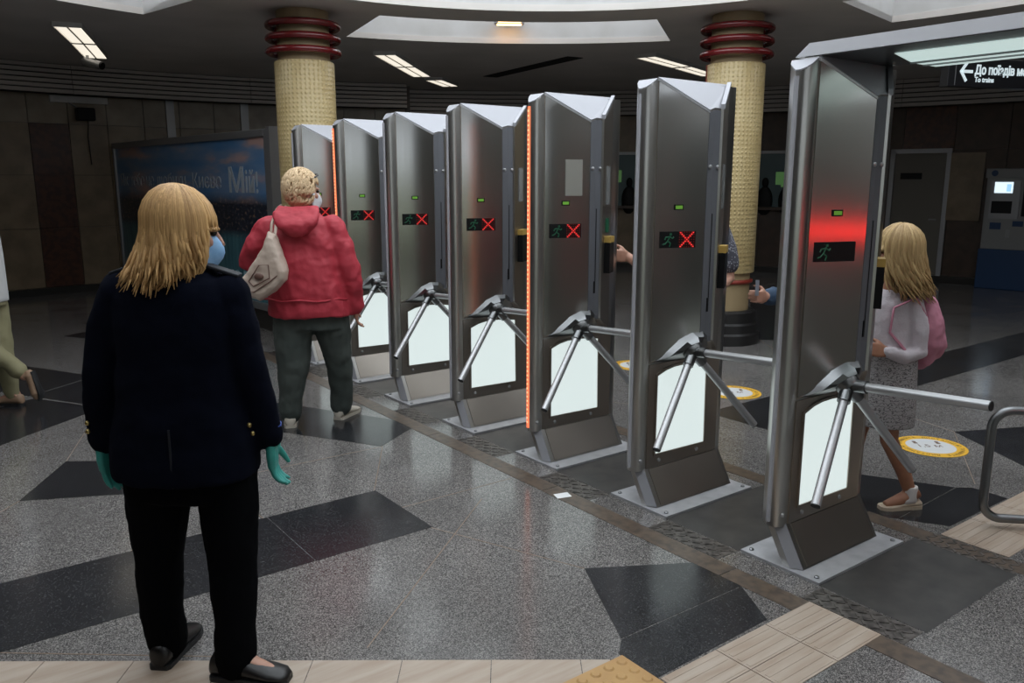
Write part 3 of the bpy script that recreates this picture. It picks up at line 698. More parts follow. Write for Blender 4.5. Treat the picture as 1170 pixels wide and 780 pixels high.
grow = lambda s: [(c0[0] + (x - c0[0]) * (1 + s / .19), c0[1] + (z - c0[1]) * (1 + s / .22)) for x, z in lp]
o1, o2 = grow(.001), grow(.012)
fb = MB(); N = len(lp)
fb.add([(x, .004, z) for x, z in o1] + [(x, -.007, z) for x, z in o1] + [(x, -.007, z) for x, z in o2] + [(x, .004, z) for x, z in o2],
       [(k * N + i, k * N + (i + 1) % N, ((k + 1) % 4) * N + (i + 1) % N, ((k + 1) % 4) * N + i) for k in range(4) for i in range(N)])
TM['lightframe'] = fb.mesh('light_frame', 'steel_brown')
TM['lower'] = MB().box(-.28, .255, .0, .008, .19, .735).mesh('lower_panel', 'steel_brown')
TM['screw'] = MB().lathe([(.011, 0), (.010, .006), (.004, .009)], 10).mesh('screw', 'chrome', 50)
TM['slot'] = MB().box(-.0025, .0025, -.002, .001, 0, .42).mesh('slot', 'black_plastic')
TM['keyhole'] = MB().box(-.006, .006, -.003, .001, 0, .07).mesh('lock', 'black_plastic')
# tripod
HUB = Vector((-.085, -.108, .80)); ARM_L = .565
ARMS = [Vector((0, -1, .06)).normalized(), Vector((-.66, -.22, -.72)).normalized(), Vector((.64, -.22, -.74)).normalized()]
ax = Vector((0, -.72, -.69)).normalized(); u1 = Vector((1, 0, 0)); v1 = ax.cross(u1)
ring = lambda c, r: [c + (u1 * math.cos(2 * PI * k / 20) + v1 * math.sin(2 * PI * k / 20)) * r for k in range(20)]
TM['hub'] = MB().loft([ring(HUB - ax * .035, .05), ring(HUB + ax * .004, .052), ring(HUB + ax * .02, .042), ring(HUB + ax * .026, .018)]).mesh('hub', 'dark_steel', 40)
base = [(-.27, .012, .744), (-.17, .004, .738), (-.06, .0, .735), (.06, .0, .738), (.1, -.045, .79), (.06, -.08, .86), (.0, -.088, .9), (-.07, -.08, .895), (-.14, -.048, .86), (-.21, -.02, .795)]
w1 = Vector((0, ax.z, -ax.y)); fr_ = []; md_ = []
for x, y, z in base:
    a = math.atan2(z - .795, x - HUB.x); p = HUB - ax * .012 + (u1 * math.cos(a) + w1 * math.sin(a)) * .06; fr_.append(p); md_.append(Vector((x, y, z)) * .42 + p * .58 + Vector((0, -.012, .004)))
TM['cover'] = MB().loft([[Vector(p) for p in base], md_, fr_]).mesh('hub_cover', 'dark_steel', 28)
for i, dv in enumerate(ARMS):
    TM['arm%d' % i] = MB().tube([HUB + dv * .05, HUB + dv * ARM_L], .0195, 16).mesh('arm', 'chrome', 40)
    TM['cap%d' % i] = MB().tube([HUB + dv * ARM_L, HUB + dv * (ARM_L + .004)], .0185, 16).mesh('end_cap', 'black_rubber', 40)
    TM['sock%d' % i] = MB().tube([HUB + dv * .03, HUB + dv * .085], .027, 14).mesh('socket', 'dark_steel', 40)
# sign display on the slanted front panel (local frame: x along the panel, z up)
pd = Vector((E_[0] - A_[0], E_[1] - A_[1])); PLN = pd.length; pd /= PLN; pang = math.atan2(pd.y, pd.x)
TM['display'] = MB().box(-.095, .095, -.004, .002, -.04, .04).mesh('sign_display', 'black_plastic')
xm = MB(); xg = MB()
for k in range(9):
    q = -.034 + k * .0085
    for s in (-1, 1): xm.box(.047 + q - .0028, .047 + q + .0028, -.007, -.004, s * q - .0028, s * q + .0028)
TM['xdots'] = xm.mesh('cross_leds', 'led_red')
xr = MB()
for s in (-1, 1): xr.obox((.047, -.0045, 0), (1, 0, s), (0, 1, 0), (-s, 0, 1), .048, .0006, .006)
for k in range(7):
    for j in range(7): xr.box(.047 - .038 + k * .0127 - .002, .047 - .038 + k * .0127 + .002, -.0052, -.004, -.036 + j * .012 - .002, -.036 + j * .012 + .002)
TM['xglow'] = xr.mesh('cross_field', 'led_red_dim')
rf = MB(); X0 = -.05
rf.ell((X0 + .012, -.0045, .026), (.007, .001, .007), 10, 6)
for a, c in (((.008, .018), (-.004, -.006)), ((-.004, -.006), (.012, -.018)), ((.012, -.018), (.006, -.034)), ((-.004, -.006), (-.016, -.02)), ((-.016, -.02), (-.03, -.024)), ((.006, .014), (.022, .006)), ((.022, .006), (.028, .014)), ((.004, .014), (-.014, .012)), ((-.014, .012), (-.02, .0))):
    rf.tube([(X0 + a[0], -.0045, a[1]), (X0 + c[0], -.0045, c[1])], .0032, 6)
TM['runner'] = rf.mesh('running_figure', 'led_green')
TM['lime'] = MB().box(-.024, .024, -.004, .001, -.013, .013).mesh('indicator', 'black_plastic')
TM['lime2'] = MB().box(-.018, .018, -.006, -.003, -.008, .008).mesh('indicator_lamp', 'led_lime')
TM['access'] = MB().box(-.05, .05, -.008, .002, 0, .2).mesh('access_plate', 'access_steel')
pr_ = Vector((Q_[0] - R__[0], Q_[1] - R__[1])); rang = math.atan2(pr_.y, pr_.x); rmid = Vector((R__[0] + pr_.x * .5, R__[1] + pr_.y * .5)) + Vector((pr_.y, -pr_.x)).normalized() * .014
TM['lcd'] = MB().box(-.035, .035, -.006, .002, 1.5, 1.72).mesh('status_display', 'lcd_grey')
TM['reader'] = MB().box(-.05, .05, -.035, .002, 1.1, 1.28).mesh('card_reader', 'black_plastic')
TM['reader_top'] = MB().box(-.05, .05, -.037, .002, 1.28, 1.315).mesh('reader_cap', 'yellow_plastic')
TM['greentext'] = MB().box(-.03, .03, -.006, .002, 1.34, 1.42).mesh('green_display', 'led_green')

def turnstile(k, label):
    t = empty('turnstile', (TX, TY0 + TP * k, 0)); tag(t, label, 'turnstile', 'stainless steel turnstiles in a row')
    pl = inst('base_plate', TM['plate'], t)
    for sx_ in (-1, 1):
        for sy_ in (-1, 1): inst('bolt', TM['bolt'], pl, (sx_ * .3, sy_ * .165, .012))
    pe = inst('pedestal', TM['pedestal'], t); inst('pedestal_panel', TM['pedpanel'], pe); inst('corner_trim', TM['pedstrip'], pe)
    inst('housing', TM['housing'], t); inst('nose_cap', TM['nose'], t)
    inst('upper_housing', TM['wedge'], t)
    fp = inst('front_panel', TM['panel'], t); inst('panel_rim', TM['panelrim'], fp)
    for nm in ('strip1', 'strip2'): inst('side_strip', TM[nm], t)
    for x, y in ((-.012, -.1), (.05, -.094)):
        s = inst('screw', TM['screw'], t, (x, y, 1.706)); s.rotation_euler = (PI / 2, 0, 0)
    s = inst('slot', TM['slot'], t, (.03, -.092, 1.06)); inst('lock', TM['keyhole'], t, (.024, -.0925, .99))
    inst('flange', TM['flange'], t); rp_ = inst('reader_panel', TM['reader_panel'], t); inst('roof_cap', TM['roof'], t); inst('roof_rim', TM['rim'], t)
    for nm, nn in (('lcd', 'status_display'), ('reader', 'card_reader'), ('reader_top', 'reader_cap')) + ((('greentext', 'green_display'),) if k == 2 else ()):
        o = inst(nn, TM[nm], rp_, (rmid.x, rmid.y, 0)); o.rotation_euler = (0, 0, rang)
    lit = k in (2, 5)
    l = inst('led_strip', TM['led_on' if lit else 'led'], t)
    if lit: inst('led_dots', TM['led_dots'], l)
    lo = inst('lower_panel', TM['lower'], t)
    inst('light_panel', TM['light'], t); inst('light_frame', TM['lightframe'], t)
    for x in (-.19, .1):
        s = inst('screw', TM['screw'], lo, (x, .0, .222)); s.rotation_euler = (PI / 2, 0, 0)
    s = inst('screw', TM['screw'], t, (-.315, .009, .235)); s.rotation_euler = (PI / 2, 0, R_(-25))
    inst('hub_cover', TM['cover'], t); inst('hub', TM['hub'], t)
    for i in range(3):
        a = inst('arm', TM['arm%d' % i], t); inst('end_cap', TM['cap%d' % i], a); inst('socket', TM['sock%d' % i], a)
    nrm = Vector((pd.y, -pd.x)) * .006
    def onpanel(u, z): p = Vector(A_) + pd * (PLN * u) + nrm; return (p.x, p.y, z)
    d_ = inst('sign_display', TM['display'], t, onpanel(.47, 1.358)); d_.rotation_euler = (0, 0, pang)
    inst('running_figure', TM['runner'], d_)
    if k > 0: inst('cross_leds', TM['xdots'], d_); inst('cross_field', TM['xglow'], d_)
    g = inst('indicator', TM['lime'], t, onpanel(.47, 1.514)); g.rotation_euler = (0, 0, pang); inst('indicator_lamp', TM['lime2'], g)
    if k == 2:
        a = inst('access_plate', TM['access'], t, onpanel(.64, 1.555)); a.rotation_euler = (0, 0, pang)
    return t
TL = ['nearest turnstile with the overhead lamp beam on its top, beside the steel railing',
      'second nearest turnstile, directly before the right yellow column, showing a red cross',
      'turnstile with a square access plate and glowing orange edge strip, fifth from the far end',
      'turnstile with its dull grey edge strip, fourth from the far end',
      'turnstile third from the far end, with the red cross left of the row centre',
      'turnstile second from the far end, just right of the woman in red',
      'farthest turnstile of the row, beside the left yellow column, half behind the red jacket']
for k in range(7): turnstile(k, TL[k])

# overhead beam with lamp, resting on the nearest turnstile
t = empty('lamp_beam', (3.2, 1.0, 2.12))
MB().loft([[(-.26, 1.06, 0), (.26, 1.06, 0), (.26, 1.0, .048), (-.26, 1.0, .048)], [(-.26, -1.02, 0), (.26, -1.02, 0), (.26, -1.02, .048), (-.26, -1.02, .048)]]).build('beam', 'beam_white', t)
MB().box(-.255, .255, -1.02, 1.02, -.004, -.001).build('underside', 'dark_steel', t)
MB().loft([[(-.1, .74, -.006), (.22, .74, -.006), (.22, .74, -.03), (.04, .74, -.03)], [(-.1, -.84, -.006), (.22, -.84, -.006), (.22, -.84, -.03), (.04, -.84, -.03)]]).build('lamp_cover', 'lamp_teal', t)
for x in (.02, .12): MB().box(x - .003, x + .003, -.84, .74, -.036, -.029).build('lamp_rib', 'aluminium', t)
MB().box(-.2, .62, -1.0, -.88, -2.12, 0).build('end_post', 'steel', t, bevel=.02)
MB().box(-.02, .6, -.88, -.872, -.84, -.73).build('stop_display', 'black_plastic', t)
MB().box(0, .58, -.872, -.869, -.81, -.76).build('stop_light', 'led_stop', t)
tag(t, 'pale steel overhead beam with a fluorescent lamp, from the nearest turnstile rightwards', 'lamp beam')

# hanging direction sign
t = empty('direction_sign', (7.03, 3.45, 2.5), R_(-22))
MB().box(-.02, 1.9, -.0, .09, -.11, .115).build('case', 'sign_black', t, bevel=.004)
MB().box(.045, .052, -.002, .0, -.1, .105).build('edge_line', 'aluminium', t)
ar = MB(); ar.obox((.165, -.003, .01), (1, 0, 0), (0, 1, 0), (0, 0, 1), .05, .002, .012)
for s in (-1, 1): ar.obox((.127, -.003, .01 + s * .036), (1, 0, s * 1.35), (0, 1, 0), (-s * 1.35, 0, 1), .05, .002, .012)
ar.build('arrow', 'sign_letter', t)
me = text_mesh('До поїздів метро', .1, .002, 'sign_letter', .8, .003); o = inst('lettering', me, t, (.235, -.003, -.008)); o.rotation_euler = (PI / 2, 0, 0)
me = text_mesh('To trains', .058, .002, 'sign_letter', .9, .001); o = inst('lettering', me, t, (.24, -.003, -.07)); o.rotation_euler = (PI / 2, 0, 0)
for x in (1.2, 1.75): MB().tube([(x, .045, .11), (x, .045, CEIL - 2.5)], .008, 8).build('hanger', 'aluminium', t)
tag(t, 'black hanging sign with white arrow and Ukrainian lettering at upper right', 'sign')

# tubular railing at the right edge
t = empty('railing', (4.03, 1.62, 0), R_(-45))
path = []; z0, z1, rr, Lr = .05, .585, .085, 1.0
for k in range(9): a = PI + PI / 2 * k / 8; path.append((rr + rr * math.cos(a), 0, z0 + rr + rr * math.sin(a)))
path = [(Lr, 0, z0)] + list(reversed(path))
for k in range(9): a = PI - PI / 2 * k / 8; path.append((rr + rr * math.cos(a), 0, z1 - rr + rr * math.sin(a)))
path.append((Lr, 0, z1))
MB().tube(path, .021, 14).build('loop', 'dark_steel', t, smooth=60)
MB().lathe([(.03, 0), (.03, 1.0)], 16, (Lr, 0)).build('post', 'dark_steel', t, smooth=40)
MB().lathe([(.07, 0), (.07, .012)], 20, (Lr, 0)).build('foot', 'dark_steel', t, smooth=40)
tag(t, 'rounded dark steel tube railing at the right edge', 'railing')

# floor stickers and paper scrap
def sticker(x, y, label, rz):
    t = empty('floor_sticker', (x, y, .0018), rz)
    MB().lathe([(.21, 0), (.21, .0012)], 40).build('border', 'sticker_yellow', t)
    MB().lathe([(.145, .0012), (.145, .002)], 40).build('centre', 'sticker_white', t)
    for s, txt in ((1, 'ТРИМАЙТЕ ДИСТАНЦІЮ'), (-1, 'ТРИМАЙТЕ ДИСТАНЦІЮ')):
        for i, ch in enumerate(txt):
            if ch == ' ': continue
            me = text_mesh(ch, .034, .0003, 'sticker_ink'); a = PI / 2 + s * 0 - (i - 8.5) * .165 + (0 if s > 0 else PI)
            o = inst('letter', me, t, (.165 * math.cos(a), .165 * math.sin(a), .0018)); o.rotation_euler = (0, 0, a - PI / 2)
    me = text_mesh('1,5 м', .07, .0003, 'sticker_ink'); inst('lettering', me, t, (-.085, -.02, .0023))
    ic = MB()
    for x_ in (-.07, .07): ic.lathe([(.013, .002), (.013, .0025)], 10, (x_, .085)); ic.box(x_ - .012, x_ + .012, .045, .07, .002, .0025)
    ic.build('pictogram', 'sticker_ink', t)
    tag(t, label, 'sticker', 'round yellow floor stickers')
sticker(5.05, 2.37, 'round yellow and white floor sticker right of the girl', R_(-40))
sticker(5.13, 3.96, 'round yellow and white floor sticker behind the second nearest turnstile', R_(-40))
sticker(5.2, 5.1, 'round yellow and white floor sticker behind the access plate turnstile', R_(-40))
t = MB().prism([(2.64, 3.17), (2.72, 3.15), (2.70, 3.09), (2.62, 3.11)], .001, .0025).build('paper_scrap', 'paper'); tag(t, 'small white paper scrap on the grey floor before the turnstiles', 'paper')

#PEOPLE#
# ------------------------------------------------------------------ people
# local frame of every figure: +x to the viewer's right, +y away from the viewer, z up
FR = HEAD - PI / 2
def wpos(lat, D): return (lat * RX + D * HX, lat * RY + D * HY, 0)
def V(*a): return Vector(a)
def limb(b_, ch, k=1.0, n=14):
    b_.tube([c[:3] for c in ch], [c[3] * k for c in ch], n)
    for c in (ch[0], ch[-1]): b_.ell(c[:3], c[3] * k * .98, 12, 8)
def rings(b_, rs, k=1.0, n=28, e=2.3):
    out = []
    for z, x, y, rx, ry in rs:
        r = []
        for i in range(n):
            a = 2 * PI * i / n; c, s = math.cos(a), math.sin(a)
            r.append((x + rx * k * math.copysign(abs(c) ** (2 / e), c), y + ry * k * math.copysign(abs(s) ** (2 / e), s), z))
        out.append(r)
    b_.loft(out)
def hand(b_, w, f, side, s=1.0, curl=.35, rad=1.0, thumb=1.0):
    # w wrist, f finger direction, side towards the thumb; fingers curl towards f x side
    f = Vector(f).normalized(); side = Vector(side); side = (side - f * side.dot(f)).normalized(); nrm = f.cross(side); w = Vector(w)
    for i in range(4):
        o = (.028 - i * .0185) * s
        b_.tube([w + side * o * .7, w + f * .05 * s + side * o, w + f * .09 * s + side * o], [.014 * s * rad, .0145 * s * rad, .012 * s * rad], 8)
    b_.ell(w + f * .045 * s, (.03 * s, .045 * s, .016 * s) if False else .001, 6, 4)
    M = Matrix((side, f, nrm)).transposed(); b_.ell(w + f * .048 * s, (.036 * s, .052 * s, .0155 * s * rad), 14, 8, rot=M)
    for i, L in enumerate((.068, .076, .071, .056)):
        o = (.028 - i * .0185) * s; p = w + f * .088 * s + side * o; d = f.copy(); a = 0; pts = [p]
        for q, (l, c) in enumerate(((.45, .6), (.32, 1.0), (.23, .8))):
            a += curl * c; d = f * math.cos(a) + nrm * math.sin(a) + side * (.06 * (1.2 - i * .8)); p = p + d.normalized() * L * l * s * 1.15; pts.append(p)
        b_.tube(pts, [.0095 * s * rad, .009 * s * rad, .0083 * s * rad, .006 * s * rad], 8); b_.ell(pts[-1], .0068 * s * rad, 8, 6)
    p0 = w + f * .022 * s + side * .026 * s; p1 = p0 + (f * .65 + side * .62 * thumb + nrm * .25).normalized() * .042 * s; p2 = p1 + (f * .85 + side * .25 * thumb + nrm * .45).normalized() * .034 * s; p3 = p2 + (f * .9 + nrm * .5).normalized() * .024 * s
    b_.tube([p0, p1, p2, p3], [.0135 * s * rad, .0115 * s * rad, .0098 * s * rad, .007 * s * rad], 8); b_.ell(p3, .0075 * s * rad, 8, 6)
def head(b_, c, f, s=1.0, neck=None):
    c = Vector(c); f = Vector(f).normalized(); side = Vector((f.y, -f.x, 0)).normalized(); up = side.cross(f)
    M = Matrix((side, f, up)).transposed(); P = lambda x, y, z: c + (side * x + f * y + up * z) * s
    b_.ell(P(0, -.012, .02), (.074 * s, .092 * s, .092 * s), 20, 14, rot=M)      # skull
    b_.ell(P(0, .03, -.045), (.056 * s, .058 * s, .068 * s), 18, 12, rot=M)      # face and jaw
    b_.ell(P(0, .062, -.09), (.026 * s, .022 * s, .022 * s), 12, 8, rot=M)       # chin
    for x in (-1, 1):
        b_.ell(P(x * .04, .052, -.03), (.024 * s, .026 * s, .024 * s), 10, 8, rot=M)   # cheek
        b_.ell(P(x * .074, -.008, -.015), (.011 * s, .02 * s, .031 * s), 10, 8, rot=M) # ear
        b_.ell(P(x * .03, .077, .014), (.026 * s, .012 * s, .009 * s), 10, 6, rot=M)   # brow
    b_.tube([P(0, .082, .008), P(0, .1, -.022), P(0, .109, -.036), P(0, .088, -.046)], [.008 * s, .0105 * s, .014 * s, .009 * s], 8)  # nose
    b_.tube([P(-.024, .078, -.067), P(0, .09, -.065), P(.024, .078, -.067)], [.006 * s, .0085 * s, .006 * s], 8)                      # mouth
    nb_ = Vector(neck) if neck else P(0, -.02, -.2)
    b_.tube([P(0, -.015, -.03), P(0, -.018, -.1), nb_], [.056 * s, .054 * s, .062 * s], 14)
    return P, M, f, side, up
def remesh(o, vox, it=4, fac=.5):
    r = o.modifiers.new('remesh', 'REMESH'); r.mode = 'VOXEL'; r.voxel_size = vox; r.use_smooth_shade = True
    sm = o.modifiers.new('smooth', 'SMOOTH'); sm.factor = fac; sm.iterations = it
    return o
FOLD = {}
def folds(o, size, strength):
    k = size
    if k not in FOLD:
        tx = bpy.data.textures.new('fold', 'CLOUDS'); tx.noise_scale = size; tx.noise_depth = 2; FOLD[k] = tx
    dm_ = o.modifiers.new('folds', 'DISPLACE'); dm_.texture = FOLD[k]; dm_.strength = strength; dm_.mid_level = .5; dm_.texture_coords = 'LOCAL'
    return o
def cloth(name, b_, mat, par, vox=.01, it=5, fold=None):
    o = b_.build(name, mat, par); remesh(o, vox, it)
    if fold: folds(o, *fold)
    return o
def shoe(ankle, d, L, w, h, mat, par, name='shoe', sole='black_rubber', heel=.0):
    d = Vector((d[0], d[1], 0)).normalized(); sd = Vector((d.y, -d.x, 0)); a = Vector((ankle[0], ankle[1], 0)); rs = []; ss = []
    for t_, ww, hh in ((-.28, .55, .75), (-.24, .75, .95), (-.1, .82, 1.0), (.08, .8, .92), (.3, .92, .66), (.5, 1.0, .5), (.64, .86, .42), (.72, .45, .3)):
        c = a + d * (t_ * L); r = []; q = []
        for k in range(14):
            g = 2 * PI * k / 14; cz = math.sin(g); r.append(c + sd * (math.cos(g) * w / 2 * ww) + V(0, 0, .012 + heel * max(0, .3 - t_) + (h * hh - .012) * (.5 + .5 * cz)))
        rs.append(r)
        ss.append([c + sd * (s * w / 2 * ww * 1.03) + V(0, 0, z) for s, z in ((-1, 0.001), (1, 0.001), (1, .02), (-1, .02))])
    o = MB().loft(rs).build(name, mat, par, smooth=60); MB().loft(ss).build('sole', sole, o)
    return o
def hair(name, par, mat, c, f, s, locks, cap=True, seed=1):
    """locks: list of (start polar deg, azimuth range rel. to face deg, count, hang length, tip offset, lock radius, wave)"""
    rnd = random.Random(seed); c = Vector(c); f = Vector(f).normalized(); side = Vector((f.y, -f.x, 0)); b_ = MB()
    if cap:
        up = V(0, 0, 1); M = Matrix((side, f, up)).transposed()
        b_.ell(c + f * (-.022 * s) + up * .026 * s, (.086 * s, .098 * s, .1 * s), 24, 16, rot=M, tint=.35)
    for ph0, (a0, a1), cnt, L, tip, rad, wave in locks:
        for i in range(cnt):
            az = R_(a0 + (a1 - a0) * (i + rnd.random()) / cnt); u = f * math.cos(az) + side * math.sin(az); ln = L * rnd.uniform(.82, 1.12)
            p0 = R_(ph0 * rnd.uniform(.4, 1.5)); tw = R_(rnd.uniform(-10, 10)); R1 = rnd.uniform(1.03, 1.13); pts = []
            for k in range(6):
                p = p0 + (R_(94) - p0) * k / 5; uu = u
                pts.append(c + f * (-.018 * s) + V(0, 0, .02 * s) + uu * (math.sin(p) * .093 * s * R1) + V(0, 0, math.cos(p) * .104 * s * R1))
            e = pts[-1]; phs = rnd.random() * 6.28; k2 = Vector((-u.y, u.x, 0)); fl = rnd.uniform(-.2, .5)
            for k in range(1, 8):
                t_ = k / 7; off = u * (.012 * fl * math.sin(t_ * 3)) + k2 * (wave * math.sin(phs + t_ * 6) * t_) + u * (wave * math.cos(phs + t_ * 5) * t_) + Vector(tip) * t_ * t_
                pts.append(e + V(0, 0, -ln * t_) + off)
            n_ = len(pts); r_ = [rad * s * (.5 + .5 * min(1, k / 3)) * (1 - max(0, (k / (n_ - 1) - .6) / .4) ** 1.5 * .85) for k in range(n_)]
            b_.tube(pts, [x * rnd.uniform(.9, 1.1) for x in r_], 6, True, rnd.uniform(.1, 1.0), flat=1.0)
    o = b_.build(name, mat, par, smooth=180)
    at_ = o.data.attributes.new('tint', 'FLOAT', 'POINT'); at_.data.foreach_set('value', b_.tint[:len(o.data.vertices)])
    return o
def curls(name, par, mat, c, f, s, n, seed, ln=.05, rad=.009):
    # short tousled hair: small bent locks all over the skull, face left free
    rnd = random.Random(seed); c = Vector(c); f = Vector(f).normalized(); side = Vector((f.y, -f.x, 0)); up = V(0, 0, 1); b_ = MB()
    M = Matrix((side, f, up)).transposed(); b_.ell(c + f * (-.024 * s) + up * .026 * s, (.083 * s, .094 * s, .098 * s), 24, 16, rot=M, tint=.3)
    b_.ell(c + f * (-.045 * s) - up * .04 * s, (.066 * s, .058 * s, .06 * s), 18, 12, rot=M, tint=.3)
    k = 0
    while k < n:
        z = rnd.uniform(-.75, 1); a = rnd.uniform(0, 2 * PI); q = math.sqrt(1 - z * z); d = f * (q * math.cos(a)) + side * (q * math.sin(a)) + up * z
        if (d.dot(f) > .45 and z < .35) or (abs(d.dot(side)) > .75 and z < -.25): continue
        p = c + f * (-.022 * s) + up * (.022 * s) + side * (d.dot(side) * .086 * s) + f * (d.dot(f) * .099 * s) + up * (z * (.104 if z > 0 else .115) * s)
        t_ = Vector((rnd.uniform(-.5, .5), rnd.uniform(-.5, .5), -1)) - f * .6; t_ = (t_ - d * t_.dot(d)).normalized(); L = ln * rnd.uniform(.6, 1.3)
        t2 = d.cross(t_) * rnd.uniform(-.5, .5)
        b_.tube([p - t_ * L * .5 - d * .006, p - t_ * L * .2 + d * .009, p + t_ * L * .2 + d * .01 + t2 * L * .3, p + t_ * L * .5 + d * .002 + t2 * L * .8], [rad * .5, rad, rad * .9, rad * .25], 6, True, rnd.uniform(.1, 1))
        k += 1
    o = b_.build(name, mat, par, smooth=180)
    at_ = o.data.attributes.new('tint', 'FLOAT', 'POINT'); at_.data.foreach_set('value', b_.tint[:len(o.data.vertices)])
    return o
def eyes(par, P, s=1.0):
    for x in (-1, 1):
        b_ = MB().ell(P(x * .03, .078, -.002), .0105 * s, 10, 8); b_.build('eye', 'eye_dark', par, smooth=180)
def mask(par, P, s, mat):
    b_ = MB(); N = 14; rs = []
    for j in range(7):
        v = j / 6; z = -.012 - .105 * v; bulge = math.sin(PI * (.12 + .8 * v)); row = []
        for i in range(N + 1):
            a = R_(-78 + 156 * i / N); w_ = .066 + .004 * bulge; dpt = .062 + .045 * bulge * math.cos(a) ** 2
            row.append(P(math.sin(a) * w_, .012 + math.cos(a) * dpt, z))
        rs.append(row)
    vs = [p for r in rs for p in r]; M_ = N + 1
    b_.add(vs, [(j * M_ + i, j * M_ + i + 1, (j + 1) * M_ + i + 1, (j + 1) * M_ + i) for j in range(6) for i in range(N)])
    o = b_.build('face_mask', mat, par, smooth=60); so_ = o.modifiers.new('solid', 'SOLIDIFY'); so_.thickness = .003
    for x in (-1, 1):
        MB().tube([P(x * .066, .03, -.02), P(x * .076, .0, .005), P(x * .08, -.022, -.012), P(x * .076, -.005, -.045), P(x * .064, .03, -.09)], .0015, 5).build('ear_loop', mat, o)
    return o
def figure(label, lat, D, torso, arms, legs, hd, feet=True, skin='skin', vox=.007, hands=None, kb=.8, kl=.72, group=None):
    """body: one continuous remeshed surface; clothing hangs on it as children"""
    b_ = MB(); rings(b_, torso, kb)
    for a in arms: limb(b_, a, kl)
    for l in legs:
        limb(b_, l, kl)
    P = head(b_, hd[0], hd[1], hd[2], hd[3] if len(hd) > 3 else None)
    for h_ in (hands or []): hand(b_, *h_[0], **h_[1])
    if feet:
        for l in feet:
            a, d, L = l; d = Vector((*d, 0)).normalized(); b_.tube([Vector(a) - d * .04, Vector((a[0], a[1], .04)) + d * L * .3, Vector((a[0], a[1], .022)) + d * L * .62], [.036, .032, .02], 10)
            b_.tube([a, (a[0], a[1], .045)], [.036, .036], 10)
    o = b_.build('person', skin, None, loc=wpos(lat, D), rotz=FR); remesh(o, vox, 2, .4); tag(o, label, 'person', group)
    eyes(o, P[0], hd[2])
    return o, P

# ---- woman in dark uniform, foreground left
torso = [(.66, 0, 0, .2, .14), (.8, -.01, 0, .215, .15), (.95, -.005, 0, .2, .14), (1.1, 0, 0, .19, .13), (1.24, 0, 0, .2, .125), (1.32, 0, 0, .17, .1), (1.37, .005, .01, .08, .07)]
armL = [(-.175, 0, 1.30, .07), (-.225, -.008, 1.18, .065), (-.258, -.012, 1.05, .06), (-.278, .0, .92, .055), (-.287, .02, .805, .05)]
armR = [(.165, 0, 1.29, .07), (.192, -.008, 1.18, .065), (.214, -.012, 1.05, .06), (.234, .01, .93, .055), (.25, .03, .815, .05)]
legL = [(-.1, 0, .82, .12), (-.118, 0, .6, .104), (-.133, -.005, .38, .08), (-.137, -.012, .2, .072), (-.13, 0, .085, .066)]
legR = [(.1, 0, .82, .12), (.125, -.02, .6, .1), (.135, -.055, .38, .08), (.142, -.085, .2, .07), (.142, -.105, .085, .066)]
HC = V(.03, .03, 1.488); HF = V(.88, .47, -.08)
hL = (((-.29, .02, .785), (.08, .05, -1), (.4, .9, 0)), dict(s=1.0, curl=.35, rad=.9))
hR = (((.262, .03, .79), (.02, .05, -1), (-.1, 1, 0)), dict(s=1.0, curl=.42, rad=.9))
pw, PH = figure('blond woman in dark navy uniform and teal gloves seen from behind', -1.07, 2.6, torso, [armL, armR], [legL, legR], (HC, HF, 1.02, (.0, .01, 1.34)),
                feet=[((-.13, 0, .09), (.05, 1), .24), ((.142, -.105, .09), (1, -.12), .24)], hands=[hL, hR], vox=.0055)
c = MB(); rings(c, [(.692, -.012, -.005, .24, .166), (.75, -.012, -.005, .238, .165), (.83, -.012, 0, .232, .16), (.95, -.008, 0, .208, .148), (1.08, -.005, 0, .198, .138), (1.2, -.005, 0, .204, .135), (1.28, -.004, 0, .198, .122), (1.33, 0, .003, .165, .106), (1.365, .002, .01, .11, .085), (1.385, .004, .012, .075, .07)])
limb(c, armL[:-1] + [(-.287, .02, .80, .053)]); limb(c, armR[:-1] + [(.25, .03, .81, .053)])
coat = cloth('coat', c, 'navy_wool', pw, .009, 5, (.12, .018))
cb = MB(); rs = []
for z, k in ((1.355, 1.12), (1.385, 1.1), (1.4, 1.06)): rs.append([(.005 + .078 * k * math.cos(2 * PI * i / 24), .014 + .068 * k * math.sin(2 * PI * i / 24), z - .012 * math.sin(2 * PI * i / 24)) for i in range(24)])
cb.loft(rs).build('collar', 'navy_wool', coat, smooth=60)
for s, zz in ((-1, 1.374), (1, 1.366)):
    ep = MB(); ep.obox((s * .145, 0, zz), (s, 0, -.33), (0, 1, 0), (s * .33, 0, 1), .062, .026, .006); e = ep.build('epaulette', 'navy_trim', coat, bevel=.004)
    MB().ell((s * .095, 0, zz + .026), .008, 10, 8).build('button', 'gold_button', e, smooth=180)
MB().obox((.005, -.164, .79), (0, 0, 1), (1, 0, 0), (0, 1, 0), .095, .0025, .004).build('back_vent', 'navy_trim', coat)
for x, y, z in ((-.312, -.036, .87), (-.316, -.03, .84), (.216, -.042, .865), (.223, -.036, .835)): MB().ell((x, y, z), .0085, 10, 8).build('cuff_button', 'gold_button', coat, smooth=180)
tr = MB(); rings(tr, [(.62, 0, 0, .2, .13), (.75, 0, 0, .205, .14), (.9, 0, 0, .19, .13)]); limb(tr, legL[:-1] + [(-.13, 0, .07, .068)]); limb(tr, legR[:-1] + [(.142, -.105, .06, .068)])
cloth('trousers', tr, 'black_cloth', pw, .009, 3, (.09, .014))
shoe((-.13, 0), (.08, 1), .27, .098, .095, 'black_leather', pw); shoe((.135, -.11), (1, -.12), .27, .1, .1, 'black_leather', pw)
